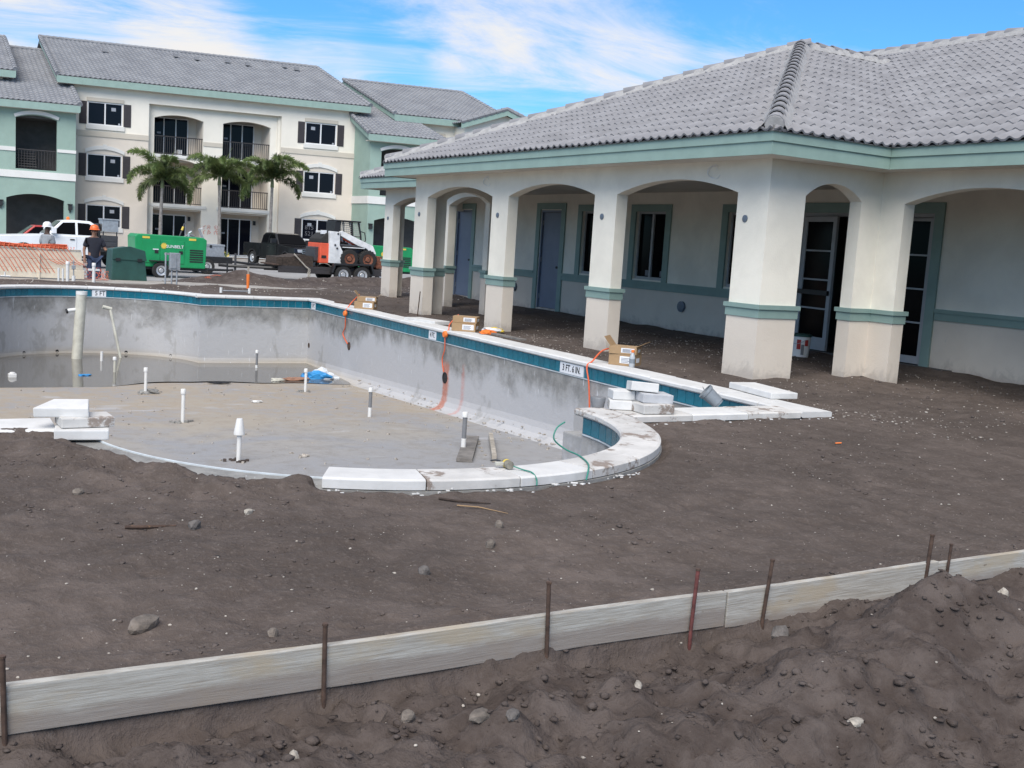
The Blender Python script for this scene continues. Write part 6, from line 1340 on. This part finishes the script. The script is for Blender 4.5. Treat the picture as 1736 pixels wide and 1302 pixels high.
stub(-19.45, 4.18, .44, 'white', 'slim capped white stub at the water edge with pale rubble at its foot'); stub(-15.76, 3.92, .47, 'white', 'capped white stub in the middle of the dry pool floor'); stub(-12.41, 3.75, .48, 'cone', 'nearest white stub, topped by a cone shaped cap')
stub(-23.30, 7.38, .47, 'grey', 'grey and white stub standing in the water near the far pool wall', .026); stub(-19.42, 7.11, .42, 'white', 'white stub at the shore beside the blue and white plastic bag', .027); stub(-15.83, 6.89, .45, 'grey', 'grey stub with a white sleeve out on the right of the pool floor', .027); stub(-12.40, 6.76, .50, 'grey', 'grey stub with a white sleeve beside the two boards in the pool', .030)
stub(-22.67, 4.26, .30, 'old', 'stained stub with a white cap standing in the water', .028, -1.46); stub(-24.50, 4.33, .22, 'open', 'open stained stub deepest in the water by the far wall', .030, -1.46)
o = thing('pipe_fitting', 'white box shaped fitting just breaking the water at the left', 'pipe fitting', (-22.04, 2.31, -1.50)); MB().box((-.07, -.07, 0), (.07, .07, .12)).build('fitting', M['pvc'], o, world=False, bevel=.012); MB().lathe([(.05, .11), (.05, .14), (.04, .145)], 12).build('plug', M['pvc'], o, world=False, smooth=True)
o = thing('standpipe', 'fat white plastic pipe leaning in the water at the far left of the pool', 'pipe', (-24.94, 3.89, -1.55))
MB().tube([(0, 0, 0), (.0, .09, 1.57)], .112, 20, cap=False).tube([(.0, 0, 0), (.0, .09, 1.565)], .100, 20, cap=False).build('pipe', M['pvc_old'], o, world=False, smooth=True, recalc=False)
mb = MB(); mb.tube([(0, .088, 1.50), (0, .0905, 1.575)], .118, 20, cap=False).tube([(0, .088, 1.50), (0, .0905, 1.575)], .101, 20, cap=False); mb.build('rim', M['pvc'], o, world=False, smooth=True, recalc=False)
MB().tube([(0, .02, 1.18), (0, -.17, 1.15), (0, -.20, 1.14)], .042, 10).build('side_stub', M['pvc'], o, world=False, smooth=True); MB().tube([(0, -.19, 1.14), (0, -.225, 1.13)], .052, 10).build('black_cap', M['black'], o, world=False)
o = thing('thin_pipe', 'thin stained pipe with a capped elbow leaning against the far pool wall', 'pipe', (-25.11, 4.85, -1.5)); MB().tube([(0, 0, 0), (-.25, -.20, 1.13)], .032, 10).build('pipe', M['pvc_old'], o, world=False, smooth=True); MB().tube([(-.25, -.17, 1.12), (-.25, -.36, 1.17)], .042, 10).build('elbow', M['pvc_old'], o, world=False, smooth=True)
# boards, bag and litter lying in the pool
def plank(name, p0, p1, w, th, mat, label, cat, z=None):
    p0, p1 = Vector(p0), Vector(p1); d = (p1-p0); Ln = d.length; a = math.atan2(d.y, d.x); zz_ = floor_z(*p0) if z is None else z; zz1 = floor_z(*p1) if z is None else z
    me = MB().box((0, -w/2, 0), (Ln, w/2, th)).mesh(name, mat, bevel=.004); o = link(name, me); o.location = (p0.x, p0.y, zz_+.002); o.rotation_euler = (0, -math.atan2(zz1-zz_, Ln), a); return tag(o, label, cat)
plank('plank', (-11.6, 6.35), (-13.3, 7.38), .20, .05, M['wood_grey'], 'left one of two boards lying in the near end of the pool', 'board')
plank('plank', (-11.5, 6.72), (-13.25, 7.66), .06, .09, M['wood'], 'narrow right one of two boards lying in the near end of the pool', 'board')
def crumple(name, x, y, z, r, seed, mats, label, cat, flat=.5):
    rg = np.random.default_rng(seed); bm = bmesh.new(); bmesh.ops.create_icosphere(bm, subdivisions=3, radius=1)
    for v in bm.verts: n_ = float(fbm(np.array([v.co.x*1.7+seed*3]), np.array([v.co.y*1.7+v.co.z*1.3]), 1.4, 3, seed)[0]); v.co *= 1+.75*n_; v.co.z = max(-.25, v.co.z*flat)
    for i, f in enumerate(bm.faces): c = f.calc_center_median(); f.material_index = 1 if (len(mats) > 1 and c.x*.6-c.y+.25*math.sin(7*c.z) > .35 and c.z > -.1) else 0
    bmesh.ops.scale(bm, verts=bm.verts, vec=(r[0], r[1], r[0]*.9)); me = bpy.data.meshes.new(name); bm.to_mesh(me); bm.free()
    for m_ in mats: me.materials.append(m_)
    o = link(name, me); o.location = (x, y, z); return tag(o, label, cat)
crumple('plastic_bag', -21.6, 8.25, -1.42, (.30, .36), 3, [M['plastic_white'], M['plastic_blue']], 'crumpled white and blue plastic bag at the water edge below the clubhouse wall', 'plastic bag', .55)
crumple('litter', -21.3, 7.55, -1.43, (.16, .26), 5, [M['skin']], 'pinkish crumpled litter floating left of the blue plastic bag', 'litter', .25)
crumple('litter', -21.2, 7.15, -1.43, (.10, .12), 6, [M['pvc_old']], 'pale floating scrap at the shore left of the plastic bag', 'litter', .4)
crumple('litter', -22.2, 3.62, -1.44, (.08, .12), 7, [M['plastic_blue']], 'small bright blue scrap floating beside the standpipe reflection', 'litter', .3)
crumple('litter', -20.9, 5.9, -1.43, (.07, .22), 8, [M['black']], 'dark flat debris at the water edge in the middle of the pool', 'litter', .25)
crumple('litter', -17.9, 5.7, floor_z(-17.9, 5.7)+.02, (.05, .08), 9, [M['pvc']], 'small white scrap on the tan part of the pool floor', 'litter', .5)
crumple('rubble', -19.5, 4.27, floor_z(-19.5, 4.27)+.02, (.13, .16), 12, [M['plaster']], 'grey lump of plaster beside the water edge stub', 'rubble', .5)
crumple('litter', -12.5, 4.6, floor_z(-12.5, 4.6)+.01, (.05, .06), 14, [M['pebble']], 'pale crumb of concrete right of the cone capped stub', 'rubble', .5)
mb = MB(); rgk = np.random.default_rng(8)
for i in range(420):
    u = rgk.uniform(.5, 12.3); v = rgk.uniform(-4, 4.55); v = 4.62-abs(rgk.normal(0, .22)) if i % 3 == 0 else v; s = rgk.uniform(.008, .035); p = P3(u, v, zfloor(u)+s*.3+(.10 if v > 4.5 else (.02 if v > 4.42 else 0))); mb.cbox(tuple(p), (s*rgk.uniform(.6, 2), s, s*.6), RZ(rgk.uniform(0, 6)))
setting(mb.build('plaster_crumbs', M['pebble']), 'stuff')
# ------------------------------------------------------------------ loose coping stones in stacks
def loose(x, y, z, L_, W_, rz, label, mat=None, th=.07, tilt=(0, 0), group='loose coping stones waiting to be laid', wedge=0.0, cat='coping stone'):
    mb = MB(); k = .5*W_*wedge; mb.prism([(-L_/2, -W_/2), (L_/2, -W_/2), (L_/2-k, W_/2), (-L_/2+k, W_/2)], lambda a, b: (a, b, 0), lambda a, b: (a, b, th))
    me = mb.mesh('loose_coping_stone', mat or M['coping'], bevel=.009); o = link('loose_coping_stone', me); o.location = (x, y, z); o.rotation_euler = (tilt[0], tilt[1], rz); return tag(o, label, cat, group)
TP = .070
# heap on the joint by the clubhouse corner
TB = .088
loose(-8.08, 6.44, TP, .34, .24, math.radians(84), 'broad cream stone at the bottom right of the heap on the near coping', C2, TB); loose(-8.34, 6.24, TP, .22, .20, math.radians(60), 'small stone at the bottom left of the heap on the near coping', None, TB)
loose(-8.16, 6.50, TP+TB+.002, .32, .22, math.radians(78), 'greyish stone lying across the middle of the near coping heap', M['coping_grey'], TB, tilt=(.03, .04)); loose(-8.38, 6.28, TP+TB+.003, .22, .20, math.radians(70), 'middle left stone of the heap on the near coping', None, TB)
loose(-8.24, 6.42, TP+2*TB+.006, .27, .22, math.radians(66), 'topmost tilted stone of the heap on the near coping', None, TB, tilt=(-.10, .06)); loose(-8.36, 6.62, TP+2*TB-.02, .12, .12, math.radians(20), 'small white offcut behind the topmost stone of the near coping heap', None, .05)
# left stack
loose(-8.06, 1.30, TP-.050, .36, .26, math.radians(80), 'lowest white stone of the left stack, its end towards the dirt', tilt=(0, .0)); loose(-8.14, 1.33, TP+.024, .36, .26, math.radians(92), 'middle grey sided stone of the left stack', C2)
loose(-8.22, 1.22, TP+.100, .38, .27, math.radians(66), 'tilted topmost white stone of the left stack', tilt=(.10, -.04), wedge=.5)
# slabs along the clubhouse side
loose(-9.05, 8.78, TP+.004, .82, .36, math.radians(-8), 'long slab lying loose on the coping by the corner pier', tilt=(.0, .01)); loose(-18.25, 9.02, .045, .92, .36, math.radians(12), 'loose slab on the far dirt edge before the second arcade pier')
# grey plastic bucket tipped over on the near coping
o = thing('grey_bucket', 'grey plastic bucket tipped over on the near coping', 'bucket', (-8.36, 7.42, TP+.085)); o.scale = (.72, .72, .72); q = Vector((-.45, -.62, .62)).to_track_quat('Z', 'Y').to_matrix().to_4x4()
mb = MB(); mb.lathe([(.075, -.14), (.10, .08), (.118, .10), (.118, .14), (.105, .14), (.09, -.11)], 20, q); mb.build('shell', M['bucket_grey'], o, world=False, smooth=True); mb = MB(); mb.tube([tuple(q @ Vector((.12*math.cos(a), .12*math.sin(a)*.35-.02, .10+.10*math.sin(a)))) for a in np.linspace(0, PI, 14)], .004, 5); mb.build('handle', M['pvc_grey'], o, world=False)
o = thing('grey_bucket', 'dark grey plastic pot behind the heap of stones on the near coping', 'bucket', (-8.45, 6.06, TP)); mb = MB(); mb.lathe([(.06, 0), (.075, .09), (.07, .10)], 16); mb.build('shell', M['pvc_grey'], o, world=False, smooth=True)
# ------------------------------------------------------------------ cardboard boxes of light fittings, a pair at each niche, with orange cable
def carton(x, y, z, L_, W_, H_, rz, label, open_=False, lab=True, grp='cardboard cartons of pool lights'):
    o = thing('cardboard_box', label, 'box', (x, y, z), rz, grp); MB().box((-L_/2, -W_/2, 0), (L_/2, W_/2, H_)).build('carton', M['cardboard'], o, world=False, bevel=.004)
    if lab:
        l = MB().box((-.02, -W_/2-.003, H_*.22), (L_/2*.86, -W_/2-.001, H_*.85)).build('shipping_label', M['label'], o, world=False); k = MB()
        for i in range(4): k.box((.0, -W_/2-.005, H_*(.30+.12*i)), (L_/2*(.55+.1*(i % 2)), -W_/2-.0035, H_*(.30+.12*i)+.006))
        k.build('print_lines', M['ink_soft'], l, world=False); s_ = MB().box((L_/2+.001, -W_*.2, H_*.3), (L_/2+.003, W_*.2, H_*.7)).build('side_label', M['label'], o, world=False)
        t_ = MB().box((-L_/2, -.03, H_+.0005), (L_/2, .03, H_+.002)).build('tape', M['tape'], o, world=False)
    if open_:
        for sx, ang in ((-1, .9), (1, .5)): f = MB(); f.box((0, -W_/2, -.002), (W_*.5, W_/2, .002), RY(-ang), (0, 0, 0)); f.v = [(sx*(L_/2+p[0])*1.0 if False else sx*(L_/2-.02)+sx*p[0], p[1], H_+p[2]) for p in f.v]; f.build('flap', M['cardboard'], o, world=False)
    return o
M['ink_soft'] = pal('grey_print', (.12, .12, .14), .7, .1, 6); M['tape'] = pal('packing_tape', (.48, .36, .22), .35, .05, 6)
RB = math.radians(62)
carton(-11.72, 8.80, TP, .36, .30, .15, math.radians(33), 'bottom carton of the pair nearest the corner pier, beside the drink bottle'); carton(-11.73, 8.80, TP+.153, .38, .31, .10, math.radians(40), 'top carton with open flaps of the pair nearest the corner pier', True)
carton(-16.42, 8.86, TP, .42, .30, .14, math.radians(48), 'bottom carton of the middle pair on the pool edge'); carton(-16.44, 8.88, TP+.143, .42, .30, .11, math.radians(50), 'top carton of the middle pair on the pool edge')
carton(-21.28, 9.06, TP, .42, .30, .15, math.radians(50), 'bottom carton of the farthest pair on the pool edge'); carton(-21.30, 9.10, TP+.153, .40, .30, .10, math.radians(60), 'crushed top carton of the farthest pair on the pool edge', True)
o = thing('drink_bottle', 'clear drink bottle with an orange cap beside the nearest carton', 'bottle', (-11.48, 8.74, TP)); MB().lathe([(.036, 0), (.040, .02), (.040, .12), (.034, .15), (.018, .19), (.017, .20)], 14).build('body', M['bottle'], o, world=False, smooth=True); MB().lathe([(.021, .195), (.021, .225), (.018, .228)], 12).build('cap', M['hiviz'], o, world=False); MB().lathe([(.0405, .05), (.0405, .11)], 14).build('label_band', M['bucket_grey'], o, world=False)
def cord(label, pts, r=.008, mat=None, plug=None, name='extension_cord', cat='cord', grp='orange cables hanging into the pool'):
    P = [Vector(p) for p in pts]; Q = []
    for i in range(len(P)-1):
        p0, p1, p2, p3 = P[max(0, i-1)], P[i], P[i+1], P[min(len(P)-1, i+2)]
        for j in range(7): t = j/7; Q.append(.5*((2*p1)+(p2-p0)*t+(2*p0-5*p1+4*p2-p3)*t*t+(3*p1-p0-3*p2+p3)*t**3))
    Q.append(P[-1]); o = thing(name, label, cat, tuple(P[0]), 0, grp); MB().tube([tuple(q) for q in Q], r, 7).build('cable', mat or M['orange'], o, smooth=True)
    if plug: MB().lathe([(.05, -.03), (.062, 0), (.05, .03)], 12, Matrix.Translation(Vector(plug)) @ Matrix.Rotation(PI/2, 4, 'X')).build('reel_disc', M['hiviz'], o)
    return o
def PV3(u, d, z): return tuple(P3(u, VR+d, z))
cord('orange cable from the nearest carton drooping to the end of the curved coping', [(-11.86, 8.72, TP+.22), (-11.98, 8.60, TP+.16), PV3(3.72, .02, TP+.02), PV3(3.72, -.06, .02), PV3(3.66, -.05, -.2), PV3(3.62, -.04, -.5), PV3(3.60, -.04, -.68), PV3(3.50, -.06, -.78), PV3(3.30, -.06, -.80), PV3(3.05, -.05, -.74)], .011)
cord('orange cable from the middle cartons down to the stained light niche', [(-16.66, 8.84, TP+.26), (-16.62, 8.66, TP+.10), PV3(8.27, .0, TP+.01), PV3(8.27, -.06, .0), PV3(8.30, -.04, -.25), PV3(8.40, -.03, -.45), PV3(8.34, -.02, -.66)], .010, plug=PV3(8.27, -.06, .0))
cord('orange cable from the farthest cartons down to the far light niche', [(-21.5, 9.0, TP+.28), (-21.55, 8.86, TP+.12), PV3(13.3, .0, TP+.01), PV3(13.28, -.06, -.02), PV3(13.36, -.03, -.35), PV3(13.48, -.03, -.52), PV3(13.2, -.02, -.70)], .012, plug=PV3(13.29, -.07, -.06))
cord('green cord hanging from the drill over the outside of the near coping', [(-6.11, 3.70, TP+.03), (-6.05, 3.76, TP+.008), (-5.96, 3.78, TP+.006), (-5.885, 3.77, .05), (-5.86, 3.76, .012)], .005, M['greencord'], name='green_cable', grp=None)
cord('thin green hose curling up off the curved coping above the pool', [(-6.62, 4.46, .285), (-6.62, 4.39, .24), (-6.60, 4.36, .16), (-6.56, 4.44, .09), (-6.38, 4.44, .078), (-6.12, 4.34, .078), (-5.94, 4.22, .072), (-5.90, 4.18, .015)], .006, M['greencord'], name='green_hose', cat='hose', grp=None)
# power drill with a mixing paddle lying on the coping
o = thing('mixing_drill', 'scuffed grey and yellow power drill with a mixing shaft at the pool edge', 'drill', (-6.16, 3.70, TP+.030), math.radians(172)); o.scale = (.58, .58, .58); q = Matrix.Rotation(math.radians(-90), 4, 'Y')
MB().lathe([(.030, -.09), (.048, -.08), (.050, .05), (.038, .08), (.020, .10), (.018, .15)], 16, Matrix.Rotation(PI/2, 4, 'Y')).build('motor', M['drill_grey'], o, world=False, smooth=True); MB().lathe([(.047, -.11), (.049, -.085), (.049, -.06)], 16, Matrix.Rotation(PI/2, 4, 'Y')).build('end_cap', M['drill_grey'], o, world=False, smooth=True)
MB().tube([(.14, 0, 0), (.30, .02, -.02), (.42, .03, -.05)], .010, 8).build('shaft', M['dark_steel'], o, world=False); MB().lathe([(.0500, -.02), (.0515, -.015), (.0515, .015), (.0500, .02)], 16, Matrix.Rotation(PI/2, 4, 'Y')).build('yellow_band', M['yellow'], o, world=False); MB().box((-.02, .03, -.02), (.03, .14, .02)).build('handle', M['pvc_old'], o, world=False, bevel=.006)
# litter on the clubhouse side
crumple('rag', -15.85, 8.98, TP+.03, (.10, .14), 21, [M['hiviz']], 'small orange cloth on the coping behind the middle cartons', 'cloth', .45)
crumple('wrapper', -16.9, 9.72, .05, (.13, .20), 22, [M['yellow'], M['label']], 'crumpled yellow and white wrapper at the foot of the third arcade pier', 'wrapper', .45)
plank('plank', (-15.75, 9.05), (-14.75, 9.02), .12, .03, M['wood_grey'], 'thin board lying along the coping right of the orange cloth', 'board', .075); plank('plank', (-22.9, 9.0), (-21.7, 9.3), .04, .025, M['rust'], 'dark stick lying across the far coping beside the farthest cartons', 'board', .072)
s = thing('rebar_stake', 'thin rusty rod leaning at the corner of the left front pier', 'stake', (-20.42, 9.86, 0)); MB().tube([(0, 0, -.05), (.02, .03, .52)], .012, 6).build('rod', M['rust'], s, world=False)
# white paint pail with green lid by the entrance
o = thing('paint_pail', 'white plastic pail with a green lid beside the glazed entrance', 'bucket', (-13.05, 13.42, .03)); MB().lathe([(.145, 0), (.165, .30), (.165, .36)], 24).build('pail', M['white'], o, world=False, smooth=True); MB().lathe([(.178, .35), (.180, .385), (.16, .39)], 24).build('lid', M['green_dark'], o, world=False)
lb = MB()
for a0, a1, z0, z1 in ((-1.15, -.75, .14, .30), (-.35, .05, .20, .30)): lb.add([(.1665*math.cos(a), .1665*math.sin(a), z) for a in np.linspace(a0, a1, 5) for z in (z0, z1)], [(2*i, 2*i+2, 2*i+3, 2*i+1) for i in range(4)])
lb.build('red_label', M['car_red'], o, world=False, recalc=False); lb = MB(); lb.add([(.1668*math.cos(a), .1668*math.sin(a), z) for a in np.linspace(-.7, -.4, 5) for z in (.05, .22)], [(2*i, 2*i+2, 2*i+3, 2*i+1) for i in range(4)]); lb.build('dark_label', M['pvc_grey'], o, world=False, recalc=False); hb = MB(); hb.tube([(.17*math.cos(a), .17*math.sin(a), .30-.12*math.sin((a+2.2)/1.9*PI)*.6) for a in np.linspace(-2.2, -.3, 12)], .004, 5); hb.build('handle', M['steel'], o, world=False)
# sticks on the dirt
def stick(label, pts, r, mat):
    o = thing('stick', label, 'stick', tuple(pts[0])); MB().tube([tuple(p) for p in pts], [r]*(len(pts)-1)+[r*.4], 6).build('twig', mat, o)
stick('dark bent stick on the dirt below the two large near coping stones', [(-5.72, 2.97, gz(-5.72, 2.97)+.008), (-5.62, 3.05, gz(-5.62, 3.05)+.012), (-5.52, 3.22, gz(-5.52, 3.22)+.006)], .008, M['bark_dark'])
stick('pale curved straw on the dirt under the dark bent stick', [(-5.50, 2.98, gz(-5.5, 2.98)+.008), (-5.38, 3.06, gz(-5.38, 3.06)+.01), (-5.31, 3.22, gz(-5.31, 3.22)+.006)], .004, M['cardboard'])
stick('dark stick half buried in the dirt left of centre', [(-5.62, 1.12, gz(-5.62, 1.12)+.008), (-5.58, 1.24, gz(-5.58, 1.24)+.01), (-5.54, 1.36, gz(-5.54, 1.36)+.004)], .011, M['rust'])
stick('bright orange flagging scrap on the dirt at the right', [(-6.60, 7.33, .015), (-6.57, 7.37, .022), (-6.61, 7.40, .012)], .006, M['hiviz'])
# white mortar chips along the foot of the new coping
mb = MB(); rgm = np.random.default_rng(31)
for i in range(64):
    if i % 3: ph = math.radians(rgm.uniform(-26, 30)); u, v = arc_near(2.53+abs(rgm.normal(0, .05)), ph, ph, 1)[0]
    else: u, v = -.42-abs(rgm.normal(0, .04)), rgm.uniform(2.7, 5.0)
    q = P2(u, v); s_ = rgm.uniform(.004, .013)*(1+(i % 7 == 0)); mb.cbox((q.x, q.y, max(gz(q.x, q.y), -.01)+.001), (s_*2, s_*1.2, .006), RZ(rgm.uniform(0, 6)))
setting(mb.build('mortar_chips', M['coping']), 'stuff')
